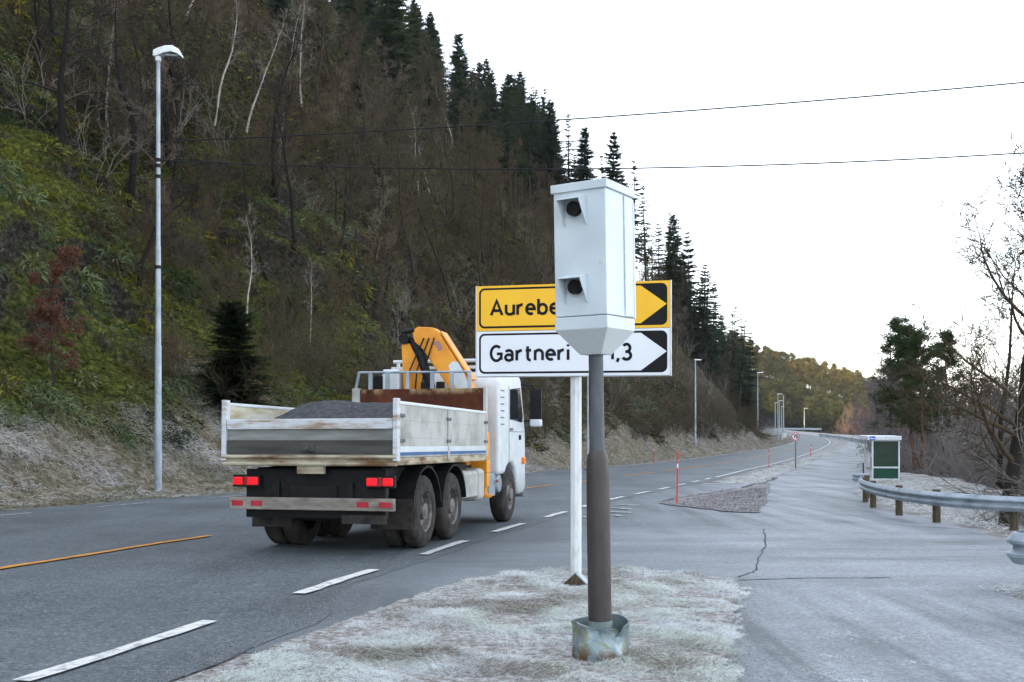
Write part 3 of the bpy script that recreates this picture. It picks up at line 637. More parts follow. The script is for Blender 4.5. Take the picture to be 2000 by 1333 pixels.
def bare(seed, H=11, r0=.16, lean=(0, 0), n1=15, start=.25, up=.25, n2=7, n3=6, n4=4, spread=.5, twig=.011, wob=.10, fork=False):
    R = random.Random(seed); trunk, crown = [], []
    def rv(): return Vector((R.gauss(0, 1), R.gauss(0, 1), R.gauss(0, 1)))
    def grow(p, d, L, r, lv):
        ns = (11, 6, 4, 3, 2)[lv]; st = L / ns; pts = [(p.copy(), r)]
        for i in range(ns):
            w_ = wob * (1, 1.5, 1.9, 2.2, 2.5)[lv]
            d = (d + rv() * w_ + Vector((0, 0, up * (.25 if lv == 0 else .35 if lv < 3 else .1)))).normalized()
            q = p + d * st; rr = max(twig * .55, r * (1 - (i + 1) / ns * (.88 if lv == 0 else .8)))
            (trunk if lv == 0 else crown).append((tuple(p), tuple(q), pts[-1][1], rr, 0)); p = q; pts.append((p.copy(), rr))
        if lv >= 4: return
        nb = (n1, n2, n3, n4)[lv]
        for j in range(nb):
            f = (start if lv == 0 else .22) + (1 - (start if lv == 0 else .22)) * ((j + R.random()) / nb) ** .9
            i = min(int(f * ns), ns - 1); a, ra = pts[i]; c, rc = pts[i + 1]; u = f * ns - i; o = a.lerp(c, min(u, 1)); dd = (c - a).normalized()
            side = dd.cross(rv()).normalized(); ang = R.uniform(.55, 1.15) if lv else R.uniform(.6, 1.2) * (1.1 - .35 * f)
            nd = (dd * math.cos(ang) + side * math.sin(ang)).normalized()
            fl = (spread * H * .62 * (1.12 - .75 * f) if lv == 0 else L * R.uniform(.38, .62) * (1.15 - .55 * f))
            if lv == 0: fl *= R.uniform(.6, 1.15)
            grow(o, nd, fl, max(twig, min(ra, rc + .0) * (.52 if lv == 0 else .55)), lv + 1)
    grow(Vector((0, 0, -.4)), Vector((lean[0], lean[1], 1)).normalized(), H + .4, r0, 0)
    if fork:
        for a in fork: grow(Vector((0, 0, -.3)), Vector((a[0], a[1], 1)).normalized(), H * a[2], r0 * .75, 0)
    return trunk, crown
def bush(seed, H=2.6, n=11, twig=.009, n2=7, n3=5, spread=.6):
    R = random.Random(seed); crown = []
    def grow(p, d, L, r, lv):
        ns = (6, 4, 2)[lv]; pts = [p.copy()]; rr = r
        for i in range(ns):
            d = (d + Vector((R.gauss(0, .16), R.gauss(0, .16), R.gauss(.05, .14)))).normalized(); q = p + d * L / ns; r2 = max(twig * .6, r * (1 - (i + 1) / ns * .8))
            crown.append((tuple(p), tuple(q), rr, r2, 0)); rr = r2; p = q; pts.append(p.copy())
        if lv < 2:
            for j in range((n2, n3)[lv]):
                f = R.uniform(.2, 1); i = min(int(f * ns), ns - 1); o = pts[i].lerp(pts[i + 1], f * ns - i)
                nd = (d + Vector((R.gauss(0, .7), R.gauss(0, .7), R.gauss(.1, .5)))).normalized(); grow(o, nd, L * R.uniform(.35, .6), max(twig, r * .5), lv + 1)
    for i in range(n):
        a = R.uniform(0, 6.28); s = R.uniform(.1, spread); grow(Vector((math.cos(a) * .15, math.sin(a) * .15, -.2)), Vector((math.cos(a) * s, math.sin(a) * s, 1)).normalized(), H * R.uniform(.6, 1.1), .022, 0)
    return crown
def spruce(seed, H=14, R0=2.6, base=.06, whorls=34, per=7, fine=8, dens=1., drop=.35, uneven=.25, powr=.82):
    R = np.random.default_rng(seed); T = []
    trunk = [((0, 0, -.5), (0, 0, H * .5), H * .013, H * .008, 0), ((0, 0, H * .5), (0, 0, H * .99), H * .008, .015, 0)]
    for wv in range(whorls):
        u = (wv + R.uniform(0, .8)) / whorls; z = H * (base + (1 - base) * u)
        rad = R0 * (1 - u) ** powr * R.uniform(1 - uneven, 1 + uneven * .6) + .12
        for b in range(per):
            if R.uniform() > dens: continue
            a = R.uniform(0, 2 * np.pi); L = rad * R.uniform(.55, 1.15); e = np.array([np.cos(a), np.sin(a), 0]); s = np.array([-np.sin(a), np.cos(a), 0])
            dz0 = np.interp(u, [0, .6, 1], [-.15, .12, .8]); ts = np.linspace(.1, 1, fine)
            P = e[None] * (ts * L)[:, None]; P[:, 2] = z + L * (dz0 * ts - drop * ts ** 2 + drop * .55 * ts ** 4)
            if L > .8: trunk.append(((0, 0, z), tuple(P[-1]), .018, .006, 0))
            for i, t_ in enumerate(ts):
                l = L * .36 * (1.12 - t_) + .16; wd = .26 * l + .03
                for sg in (-1, 1):
                    q = e * R.uniform(.5, .9) + s * sg * R.uniform(.6, 1.1) + np.array([0, 0, R.uniform(-.55, .12)]); q /= np.linalg.norm(q)
                    o = P[i]; k = e * wd
                    T += [o - k, o + k, o + q * l]
            o = P[-1]; T += [o - s * .06, o + s * .06, o + e * (.2 + .1 * L) + np.array([0, 0, -.02])]
    for k in range(5):
        a = k * 1.26; T += [(-.03, 0, H * .97), (.03, 0, H * .97), (.12 * math.cos(a), .12 * math.sin(a), H * (1.0 + .012 * (k % 2)))]
    V = np.array([np.asarray(p, float) for p in T]); return trunk, V, np.arange(len(V)).reshape(-1, 3)
def pine(seed, H=13, crown0=.45, R0=2.2, nb=26, cl=5, nd=26, csize=.5):
    R = np.random.default_rng(seed); trunk, T = [], []; p = np.array([0, 0, -.5]); x = np.zeros(3)
    n = 9; P = [np.array([0, 0, -.5])]
    for i in range(n): P.append(np.array([R.normal(0, .07) + P[-1][0], R.normal(0, .07) + P[-1][1], -.5 + (H + .3) * (i + 1) / n]))
    for i in range(n): trunk.append((tuple(P[i]), tuple(P[i + 1]), H * .015 * (1 - i / n * .85), H * .015 * (1 - (i + 1) / n * .85), 0))
    for b in range(nb):
        u = R.uniform(0, 1) ** .8; z = H * (crown0 + (1 - crown0) * u); i = min(int((z + .5) / (H + .3) * n), n - 1); o = P[i] * (1 - .5) + P[i + 1] * .5; o = np.array([o[0], o[1], z])
        a = R.uniform(0, 6.28); L = R0 * np.interp(u, [0, .3, 1], [.75, 1, .25]) * R.uniform(.6, 1.2); e = np.array([np.cos(a), np.sin(a), R.uniform(.0, .5)])
        trunk.append((tuple(o), tuple(o + e * L), .035, .012, 0))
        for c in range(cl):
            cc = o + e * L * R.uniform(.4, 1.05) + R.normal(0, .22, 3) * csize * 1.3
            d = R.normal(size=(nd, 3)); d[:, 2] = np.abs(d[:, 2]) * .8 - .15; d /= np.linalg.norm(d, axis=1, keepdims=True)
            l = csize * R.uniform(.5, 1.1, nd); s = np.cross(d, R.normal(size=(nd, 3))); s /= np.linalg.norm(s, axis=1, keepdims=True)
            o2 = cc + R.normal(0, csize * .35, (nd, 3))
            T.append(np.stack([o2 - s * csize * .09, o2 + s * csize * .09, o2 + d * l[:, None]], 1))
    V = np.concatenate(T).reshape(-1, 3); return trunk, V, np.arange(len(V)).reshape(-1, 3)

def proto_bare(name, seed, bark, tmat, **k):
    tr, cr = bare(seed, **k); return name, seg_mesh(name + '_trunk', tr, [bark]), seg_mesh(name + '_crown', cr, [tmat])
def proto_con(name, f, bark, needle):
    tr, V, T = f; return name, seg_mesh(name + '_trunk', tr, [bark]), fast_mesh(name + '_crown', V, [T], [needle])
def put(proto, loc, s, rz, label, cat, group=None, tilt=(0, 0), sz=None):
    name, tm, cm = proto
    r = bpy.data.objects.new(name, None); COL.objects.link(r); r.location = loc; r.rotation_euler = (tilt[0], tilt[1], rz); r.scale = (s, s, sz or s); r.empty_display_size = .2
    tag(r, label, cat, group)
    if tm is not None: link('trunk', tm, r)
    link('crown', cm, r); return r
B = [proto_bare('bare_tree', 100 + i, M['bark'], M['twig'], H=10.5, r0=.12, n1=16, spread=sp, start=st, twig=.012, n2=8, n3=6, n4=3) for i, (sp, st) in enumerate([(.42, .2), (.5, .3), (.36, .35), (.46, .15), (.55, .25)])]
Bd = [proto_bare('bare_tree', 130 + i, M['bark_dark'], M['twig_dark'], H=11.5, r0=.19, n1=13, spread=.62, start=.28, twig=.014, n2=7, n3=5, n4=3, wob=.15) for i in range(3)]
Bl = [proto_bare('bare_tree', 115 + i, M['bark_moss'], M['twig_light'], H=9.5, r0=.10, n1=15, spread=.5, start=.22, twig=.012, n2=7, n3=5, n4=3) for i in range(3)]
Bi = [proto_bare('birch_tree', 150 + i, M['birch'], M['twig_pale'], H=9, r0=.085, n1=12, spread=.4, start=.4, twig=.011, n2=6, n3=4, n4=2, wob=.07) for i in range(2)]
Bp = [proto_bare('bare_tree', 170 + i, M['bark'], M['twig_plum'], H=12, r0=.13, n1=18, spread=.45, start=.12, twig=.02, n2=7, n3=5, n4=3) for i in range(3)]
Bf = [proto_bare('bare_tree', 180 + i, M['bark'], M['twig_frost'], H=6.5, r0=.07, n1=16, spread=.6, start=.1, twig=.009, n2=8, n3=6, n4=3, wob=.13, fork=[(.5, .2, .8), (-.45, -.2, .85)]) for i in range(3)]
SH = [('shrub', None, seg_mesh('shrub_crown', bush(200 + i), [M['twig']])) for i in range(3)]
SHp = [('shrub', None, seg_mesh('shrub_crown', bush(210 + i, n=7, spread=.35, n2=4, n3=3), [M['twig_pale']])) for i in range(2)]
SHf = [('shrub', None, seg_mesh('shrub_crown', bush(220 + i, H=2.4, n=13, spread=.9), [M['twig_frost']])) for i in range(2)]
S = [proto_con('spruce_tree', spruce(300 + i, H=h_, R0=r_, whorls=w_, per=10, fine=8, uneven=u_, base=b_, powr=pw), M['bark'], M['needle']) for i, (h_, r_, w_, u_, b_, pw) in enumerate([(13, 2.9, 36, .3, .06, .8), (12, 3.3, 30, .45, .12, .95), (14, 2.5, 40, .35, .2, .7), (11, 2.6, 28, .55, .05, 1.05), (15, 3.0, 38, .4, .25, .85)])]
St = [proto_con('spruce_tree', spruce(320 + i, H=15, R0=2.1, base=.38, whorls=26, per=5, fine=6, dens=.8, uneven=.5), M['bark'], M['needle']) for i in range(3)]
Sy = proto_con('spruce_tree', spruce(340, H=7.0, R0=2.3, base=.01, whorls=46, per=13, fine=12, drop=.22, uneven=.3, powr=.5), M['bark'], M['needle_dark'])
Sf = [proto_con('spruce_tree', spruce(350 + i, H=13, R0=2.4, whorls=19, per=8, fine=4, uneven=.35), M['bark'], M['needle_far']) for i in range(2)]
Pf = [proto_con('pine_tree', pine(360 + i, H=12, crown0=.35, R0=2.7, nb=30, cl=4, nd=14, csize=.85), M['bark_pine'], M['needle_far']) for i in range(3)]
Pc = [proto_con('pine_tree', pine(380 + i, H=12, crown0=.25, R0=2.6, nb=32, cl=4, nd=14, csize=.8), M['bark_pine'], M['needle_crest_suntint']) for i in range(3)]
Pn = [proto_con('pine_tree', pine(370 + i, H=9.4, crown0=.22, R0=1.75, nb=66, cl=8, nd=18, csize=.33), M['bark_pine'], M['needle_pine']) for i in range(2)]

def on(Y, dl): x, y, z = hill(Y, dl); return float(x), float(y), float(z) - .15
R = random.Random(5)
G_B = 'bare deciduous trees on the steep hillside'
# mass of bare trees over the slope
taken = []
def free(x, y, d):
    for a, b in taken:
        if (a - x) ** 2 + (b - y) ** 2 < d * d: return False
    taken.append((x, y)); return True
def skyfit(x, y, z, h, s_):
    # the wooded slope ends below this skyline
    px = 1000 + F * x / y; ly = np.interp(px, [780, 840, 900, 960, 1040, 1120, 1180, 1250, 1310, 1380, 1430, 1462, 1500], [-120, -10, 40, 120, 145, 205, 235, 318, 405, 440, 515, 640, 700]) + R.uniform(0, 26)
    smax = (CH + (HZ - ly) * y / F - z) / h
    return min(s_, smax)
def visible(x, y, z, h):
    px = 1000 + F * x / y
    if y > 60 and px < -20: return False
    top = HZ - F * (z + h - CH) / y
    return -180 < px < 1520 and top < 900 and HZ - F * (z - CH) / y > -500
cnt = nsp = 0
for k in range(6000):
    Y = R.uniform(75, 225); px = R.uniform(1000, 1462); x0_ = (px - 1000) / F * Y; dl = (float(XL(Y)) - x0_) * COSB
    if dl < 5 or (px < 1215 and dl < 22): continue
    x, y, z = on(Y, dl)
    if HZ - F * (z - CH) / Y > np.interp(px, [1000, 1180, 1250, 1310, 1380, 1430, 1462], [420, 480, 560, 640, 720, 800, 860]) or not free(x, y, 1.7): continue
    tall = R.random() < .6
    ss = skyfit(x, y, z, 15.2 if tall else 13.5, R.uniform(.6, 1.45))
    if ss < .36: continue
    put(R.choice(St if tall else S), (x, y, z), ss, R.uniform(0, 6.28), 'tall thin spruce with a bare lower stem above the road bend' if tall else 'dark green spruce above the road bend behind the direction sign', 'spruce', 'tall thin spruces above the bend' if tall else 'spruces above the road bend', (R.gauss(0, .03), R.gauss(0, .03))); nsp += 1
    if nsp > 200: break
for k in range(9000):
    Y = 24 + 190 * R.random() ** 1.1; dl = 8 + 70 * R.random() ** .95
    if Y > 150 and dl < 10: continue
    if Y < 40 and (dl < 13 or R.random() < .5): continue
    x, y, z = on(Y, dl)
    if not visible(x, y, z, 12) or not free(x, y, np.interp(Y, [24, 38, 46, 60, 120, 200], [7, 6, 3.2, 2.6, 2.7, 3.0])): continue
    conif = sstep((dl - 23) / 11) * .95 if Y > 46 else .1 * (dl > 25)
    if Y > 110: conif = max(conif, sstep((dl - 7) / 7) * .85)
    if R.random() < conif:
        nsp += 1
        if nsp > 275: continue
        tall = Y > 105 and dl < 30 and R.random() < .7
        ss = skyfit(x, y, z, 15.2, R.uniform(.75, 1.3) * (1 + .3 * sstep((Y - 95) / 50)))
        if ss < .5: continue
        put(R.choice(St if tall else S), (x, y, z), ss, R.uniform(0, 6.28), 'tall thin spruce with a bare lower stem above the road bend' if tall else 'dark green spruce on the upper hillside above the bare trees', 'spruce', 'tall thin spruces above the bend' if tall else 'spruces on the upper hillside', (R.gauss(0, .03), R.gauss(0, .03)))
    else:
        u = R.random(); ss = skyfit(x, y, z, 11.5, R.uniform(.65, 1.15))
        if ss < .4: continue
        if u < .07: put(R.choice(Bi), (x, y, z), R.uniform(.8, 1.2), R.uniform(0, 6.28), 'slim pale birch standing among brown bare trees on the hillside', 'birch', 'birches on the steep hillside', (R.gauss(0, .08), R.gauss(0, .08) + .06))
        elif u < .27: put(R.choice(Bl), (x, y, z), ss, R.uniform(0, 6.28), 'bare tree with light grey brown twigs on the steep hillside', 'tree', 'light twigged trees on the steep hillside', (R.gauss(0, .08), R.gauss(0, .08) + .05))
        else: put(R.choice(B), (x, y, z), ss, R.uniform(0, 6.28), 'brown bare twiggy tree on the steep hillside above the road', 'tree', G_B, (R.gauss(0, .08), R.gauss(0, .08) + .05))
    cnt += 1
    if cnt > 520: break
# trees one can tell apart, traced to the ground they stand on
def at(x, y):
    q = pix2hill(x, y); return on(*q) if q else None
for (px, py, pr, s, rz, tilt, lab, cat) in [
    (205, 205, Bd[0], .75, .3, (0, .03), 'dark trunked bare tree rising left of the lamp head on the mossy slope', 'tree'),
    (200, 318, Bd[1], .95, 1.4, (0, .16), 'dark bare tree leaning right just left of the tall lamp post', 'tree'),
    (355, 430, Bd[2], 1.0, 2.2, (0, .10), 'dark bare tree leaning right just behind the tall lamp post', 'tree'),
    (480, 420, Bd[0], .85, 3.9, (0, .12), 'dark bare tree with crooked limbs above the dark young spruce', 'tree'),
    (515, 270, Bi[0], .95, .5, (0, .06), 'white stemmed birch high on the slope, largest of the pale trees', 'birch'),
    (552, 650, Bi[1], .62, 2.6, (.0, .05), 'small pale birch beside the dark young spruce', 'birch'),
    (610, 480, Bd[1], .7, 4.4, (0, .3), 'mossy bare tree growing sideways from the rock outcrop', 'tree'),
    (130, 75, Bd[1], .6, 2.0, (0, .04), 'slender dark bare tree highest on the mossy slope at the upper left', 'tree'),
    (420, 330, Bd[2], .85, 5.1, (0, .18), 'dark bare tree leaning right between the tall lamp post and the white birch', 'tree'),
    (560, 400, Bd[0], .8, 0.6, (0, .22), 'dark bare tree bending over the rock right of the white birch', 'tree'),
    (330, 560, Bd[2], .55, 1.0, (0, .3), 'short dark bare tree slanting out of the rock by the tall lamp post', 'tree'),
    (640, 560, Bd[1], .6, 3.0, (0, .34), 'dark mossy tree slanting out over the rock above the lorry bed', 'tree'),
    (740, 520, Bd[0], .75, 2.2, (0, .12), 'dark bare tree above the orange crane', 'tree'),
    (820, 480, Bd[2], .7, 4.2, (0, .1), 'dark bare tree left of the yellow sign board', 'tree'),
    (680, 690, Bi[0], .5, 1.2, (.0, -.25), 'thin pale sapling leaning left behind the truck bed', 'birch'),
]:
    p = at(px, py)
    if p: put(pr, p, s, rz, lab, cat, None, tilt)
p = at(452, 800) or on(33, 3.2)
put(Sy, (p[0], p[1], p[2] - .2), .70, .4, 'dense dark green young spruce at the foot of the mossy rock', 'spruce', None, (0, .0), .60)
# young beech that keeps its rusty leaves
tr, cr = bare(411, H=5.0, r0=.055, n1=13, spread=.6, start=.18, twig=.007, n2=6, n3=4, n4=2, wob=.09)
rl = np.random.default_rng(4); tips = np.array([s[1] for s in cr]); tips = tips[rl.uniform(0, 1, len(tips)) < .8]; tips = np.repeat(tips, 4, 0) + rl.normal(0, .06, (len(tips) * 4, 3))
tips = tips[vnoise(tips[:, 0] * 1.6 + 5, tips[:, 2] * 1.6, 3) > .30]
d = rl.normal(size=tips.shape); d[:, 2] -= .5; d /= np.linalg.norm(d, axis=1, keepdims=True); s_ = np.cross(d, rl.normal(size=tips.shape)); s_ /= np.linalg.norm(s_, axis=1, keepdims=True)
V = np.stack([tips, tips + d * .05 + s_ * .036, tips + d * .13, tips + d * .05 - s_ * .036], 1).reshape(-1, 3)
p = at(120, 770)
bt = thing('beech_tree', 'young beech with withered rust coloured leaves on the left bank', 'beech', (p[0] + .1, p[1], p[2]), 0)
bt.rotation_euler = (0, .1, 1.0); bt.scale = (.86, .86, .86)
link('trunk', seg_mesh('beech_trunk', tr, [M['bark']]), bt); link('crown', seg_mesh('beech_crown', cr, [M['twig']]), bt)
link('leaves', fast_mesh('beech_leaves', V, [np.arange(len(V)).reshape(-1, 4)], [M['rustleaf']]), bt)
# scrub on the rock and the bank
for k in range(2200):
    Y = 26 + 165 * R.random() ** 1.05; dl = (2.6 if Y > 46 else 4.5) + 13 * R.random() ** 1.3
    if Y < 42 and R.random() < .7: continue
    if Y < 40 and XL(Y) - dl / COSB < -.36 * Y: continue
    if Y > 150 and dl < 6: continue
    x, y, z = on(Y, dl)
    if not visible(x, y, z, 2) or not free(x + 500, y, 1.9): continue
    pr = R.choice(SHp) if R.random() < .16 else R.choice(SH)
    put(pr, (x, y, z), R.uniform(.6, 1.35), R.uniform(0, 6.28), 'pale stemmed leafless scrub on the rocky bank' if pr in SHp else 'brown leafless bush on the rocky bank above the road', 'shrub', 'leafless scrub on the rocky bank', (R.gauss(0, .1), .2 + R.gauss(0, .1)))

# right of the road: embankment scrub, pines, the big bare tree, woods beyond
def grd(x, y): return (x, y, float(gz(x, y)) - .15)
trk, crn = bare(523, H=12.4, r0=.27, lean=(-.17, .02), n1=18, start=.42, spread=.74, n2=9, n3=7, n4=4, twig=.0105, wob=.075, up=.2)
big = thing('bare_tree', 'large dark bare tree with wide branches at the right edge', 'tree', (13.55, 27.5, -5.0), 0)
link('trunk', seg_mesh('big_trunk', trk, [M['bark']]), big); link('crown', seg_mesh('big_crown', crn, [M['twig']]), big)
big2 = proto_bare('bare_tree', 540, M['bark'], M['twig'], H=13, r0=.16, n1=17, spread=.6, start=.3, twig=.012, n2=8, n3=6, n4=3, wob=.09)
put(big2, (17.6, 36.5, -5.5), .95, 2.0, 'pale grey bare tree just left of the large dark one at the right edge', 'tree')
put(Bd[1], (18.6, 31.5, -5.4), 1.0, 2.0, 'dark bare tree behind the large tree at the right edge', 'tree')
put(Bd[2], (17.0, 24.5, -5.2), .8, 4.0, 'dark leaning bare tree below the large tree at the right edge', 'tree', None, (0, -.2))
for (px, base, Y, s, pr, lab) in [(1786, 905, 60, .86, Pn[0], 'bushy green pine right behind the bus shelter'), (1803, 905, 57, .80, Pn[1], 'green pine with two reddish stems beside the bus shelter'), (1752, 900, 66, 1.0, Pn[1], 'tallest green pine behind the bus shelter roof'), (1850, 905, 62, .86, Pn[0], 'green pine half hidden by frosted twigs')]:
    x = (px - 1000) / F * Y; put(pr, (x, Y, HZ - 0 and CH - (base - HZ) * Y / F), s, R.uniform(0, 6), lab, 'pine')
for k in range(600):
    Y = 19 + 50 * R.random(); x = Y * R.uniform(.40, .62)
    edge = np.interp(Y, [15, 20, 28, 34, 45, 52, 62], [10.5, 11.3, 14, 17.6, 21.5, 22.5, 24])
    if x < edge or not free(x + 1000, Y, 2.0): continue
    d = x - edge; dz = grd(x, Y)
    if R.random() < .55: put(R.choice(SHf), dz, R.uniform(1.0, 1.7), R.uniform(0, 6.28), 'frosted leafless bush on the slope beyond the guard rail', 'shrub', 'frosted bushes beyond the guard rail')
    elif d > 1.2: put(R.choice(Bf), dz, R.uniform(.85, 1.3), R.uniform(0, 6.28), 'grey frosted bare tree on the slope beyond the guard rail', 'tree', 'frosted trees beyond the guard rail', (R.gauss(0, .1), R.gauss(0, .1)))
wv, wf, wo = [], [], 0
plain = [seg_mesh('wood_tree', sum(bare(600 + i, H=12, r0=.13, n1=17, spread=.5, start=.08, twig=.026, n2=6, n3=5, n4=0), []), [M['twig_plum']]) for i in range(4)]
PV = []
for m_ in plain:
    v = np.empty(len(m_.vertices) * 3, np.float32); m_.vertices.foreach_get('co', v); l = np.empty(len(m_.loops), np.int32); m_.loops.foreach_get('vertex_index', l); PV.append((v.reshape(-1, 3), l.reshape(-1, 4)))
for k in range(1400):
    Y = 70 + 310 * R.random(); px = R.uniform(1600, 2060); x = (px - 1000) / F * Y
    if x < np.interp(Y, [70, 110, 170, 260, 330, 400], [27, 40, 63, 91, 112, 130]) or x > np.interp(Y, [70, 400], [60, 200]): continue
    if not free(x + 2000, Y, np.interp(Y, [70, 300], [2.8, 4.4])): continue
    if R.random() < .12 and Y < 200: put(R.choice(Sf), grd(x, Y), R.uniform(.6, 1.0), R.uniform(0, 6.28), 'dark conifer among the plum brown bare trees right of the bend', 'conifer', 'conifers in the wood right of the bend'); continue
    v, l = R.choice(PV); a_ = R.uniform(0, 6.28); s__ = R.uniform(.7, 1.2); ca, sa = math.cos(a_), math.sin(a_); p = grd(x, Y)
    wv.append(np.stack([(v[:, 0] * ca - v[:, 1] * sa) * s__ + p[0], (v[:, 0] * sa + v[:, 1] * ca) * s__ + p[1], v[:, 2] * s__ + p[2]], -1)); wf.append(l + wo); wo += len(v)
me = fast_mesh('bare_woods', np.concatenate(wv), [np.concatenate(wf)], [M['twig_plum']]); tag(link('bare_woods', me), kind='stuff')
# far wooded hill behind the bend
def arrays(m_):
    v = np.empty(len(m_.vertices) * 3, np.float32); m_.vertices.foreach_get('co', v); l = np.empty(len(m_.loops), np.int32); m_.loops.foreach_get('vertex_index', l)
    t_ = np.empty(len(m_.polygons), np.int32); m_.polygons.foreach_get('loop_total', t_); return v.reshape(-1, 3), (l.reshape(-1, t_[0]) if len(set(t_)) == 1 else None)
FA = [arrays(p_[2]) for p_ in Pf + Sf]
n_far = 0; wv, wf, wo = [], [], 0
for k in range(5000):
    Y = R.uniform(392, 535); px = R.uniform(1425, 1770); x = (px - 1000) / F * Y
    if x < XE(Y) + 5 and Y < 405: continue
    if not free(x + 4000, Y, 3.7): continue
    if Y < 462 or px > 1690 or n_far > 190:
        v, l = R.choice(FA); a_ = R.uniform(0, 6.28); s__ = R.uniform(.8, 1.25); ca, sa = math.cos(a_), math.sin(a_); p = grd(x, Y)
        wv.append(np.stack([(v[:, 0] * ca - v[:, 1] * sa) * s__ + p[0], (v[:, 0] * sa + v[:, 1] * ca) * s__ + p[1], v[:, 2] * s__ + p[2]], -1)); wf.append(l + wo); wo += len(v); continue
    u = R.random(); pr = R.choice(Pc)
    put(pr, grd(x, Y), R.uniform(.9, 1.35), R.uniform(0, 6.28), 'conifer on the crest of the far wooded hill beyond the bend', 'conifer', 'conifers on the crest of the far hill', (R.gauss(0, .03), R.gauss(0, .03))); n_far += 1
me = fast_mesh('far_woods', np.concatenate(wv), [np.concatenate(wf)], [M['needle_far']]); tag(link('far_woods', me), kind='stuff')
#THINGS#
# ------------------------------------------------------------ writing: constant-width strokes
def arc(cx, cz, rx, rz, a0, a1, n=18): return [(cx + rx * math.cos(math.radians(a0 + (a1 - a0) * i / n)), cz + rz * math.sin(math.radians(a0 + (a1 - a0) * i / n))) for i in range(n + 1)]
GL = {   # width, strokes; cap height 1, x-height .70 (centre lines)
 'A': (.64, [[(0, .0), (.32, .95), (.64, 0)], [(.12, .3), (.52, .3)]]),
 'u': (.44, [[(0, .68), (0, .24)] + arc(.22, .24, .22, .2, 180, 360)[1:] + [(.44, .68)], [(.44, .3), (.44, 0)]]),
 'r': (.28, [[(0, 0), (0, .68)], [(0, .38)] + arc(.26, .38, .25, .27, 170, 82, 8)]),
 'e': (.46, [[(.02, .36), (.46, .36)] + arc(.23, .35, .23, .31, 5, 305, 22)]),
 'b': (.46, [[(0, 0), (0, 1)], arc(.23, .34, .23, .31, 0, 360, 26)]),
 'k': (.42, [[(0, 0), (0, 1)], [(.02, .28), (.40, .67)], [(.14, .4), (.42, .0)]]),
 'G': (.60, [arc(.31, .48, .31, .48, 48, 325, 26) + [(.60, .18), (.60, .45), (.34, .45)]]),
 'a': (.44, [arc(.21, .47, .2, .2, 150, 0, 12) + [(.41, 0)], arc(.21, .2, .2, .19, 0, 360, 22)]),
 't': (.32, [[(.12, .92), (.12, .2)] + arc(.28, .2, .16, .18, 180, 275, 8)[1:], [(0, .66), (.32, .66)]]),
 'n': (.42, [[(0, 0), (0, .68)], [(0, .36)] + arc(.21, .42, .21, .25, 175, 0, 14) + [(.42, 0)]]),
 'i': (.04, [[(.02, 0), (.02, .68)], [(.02, .87), (.02, 1.0)]]),
 '1': (.22, [[(.2, 0), (.2, .96), (.02, .8)]]),
 ',': (.08, [[(.07, .08), (.05, -.03), (.0, -.17)]]),
 '3': (.44, [arc(.21, .72, .19, .24, 150, -80, 16) + [(.14, .48)], arc(.21, .24, .23, .25, 82, -150, 20)]),
 '7': (.46, [[(0, .95), (.46, .95), (.14, 0)]]),
 '0': (.44, [arc(.22, .48, .22, .48, 0, 360, 30)]),
 '9': (.44, [arc(.22, .68, .22, .27, 0, 360, 24), [(.44, .66), (.36, .25), (.2, 0)]]),
 ' ': (.25, [])}
def write(b, s, x, z, h, off, m, stroke=.15, gap=.20, scx=1.18, rot=0.):
    k = 0; ca, sa = math.cos(rot), math.sin(rot); cx = 0.
    for ch in s:
        wd, st = GL[ch]
        for p in st:
            q = [((cx + a * scx) * h, c * h) for a, c in p]
            b.ribbon([(x + a * ca - c * sa, z + a * sa + c * ca) for a, c in q], stroke * h / 2, off - .0004 * (k % 6), m=m); k += 1
        cx += wd * scx + gap
def rrect(x0, x1, z0, z1, r, n=6):
    o = []
    for cx, cz, a in ((x1 - r, z1 - r, 0), (x0 + r, z1 - r, 90), (x0 + r, z0 + r, 180), (x1 - r, z0 + r, 270)):
        o += arc(cx, cz, r, r, a, a + 90, n)
    return o
def face(b, poly, off, m): b.add([(x, off, z) for x, z in poly], [list(range(len(poly)))[::-1]], m)
def Pt(px, py, Y): return Vector(((px - 1000) / F * Y, Y, CH - (py - HZ) * Y / F))

# ------------------------------------------------------------ speed camera on its pole
CX, CY = (1173 - 1000) / F * 7.14, 7.14; cz = float(g(CY))
sc_ = thing('speed_camera', 'pale grey speed camera box on a dark brown pole, nearest in the frosted grass', 'speed camera', (CX, CY, cz), 0)
RZ = math.radians(31); sc_.rotation_euler = (0, -.0155, 0)
zt = 3.12 - cz
b = MB(); b.lathe([(.084, .16), (.084, 1.0), (.0815, 1.32), (.078, 1.44), (.070, 1.475), (.0545, 1.505)], 32); b.build('lower_pole', M['polelow'], sc_, True)
MB().lathe([(.0535, 1.50), (.0525, 2.21)], 28).build('upper_pole', M['poleup'], sc_, True)
MB().lathe([(.089, .02), (.089, .285), (.087, .29), (.0845, .29), (.0845, .2)], 30, cap=False).build('pole_sleeve', M['pipe'], sc_, True)
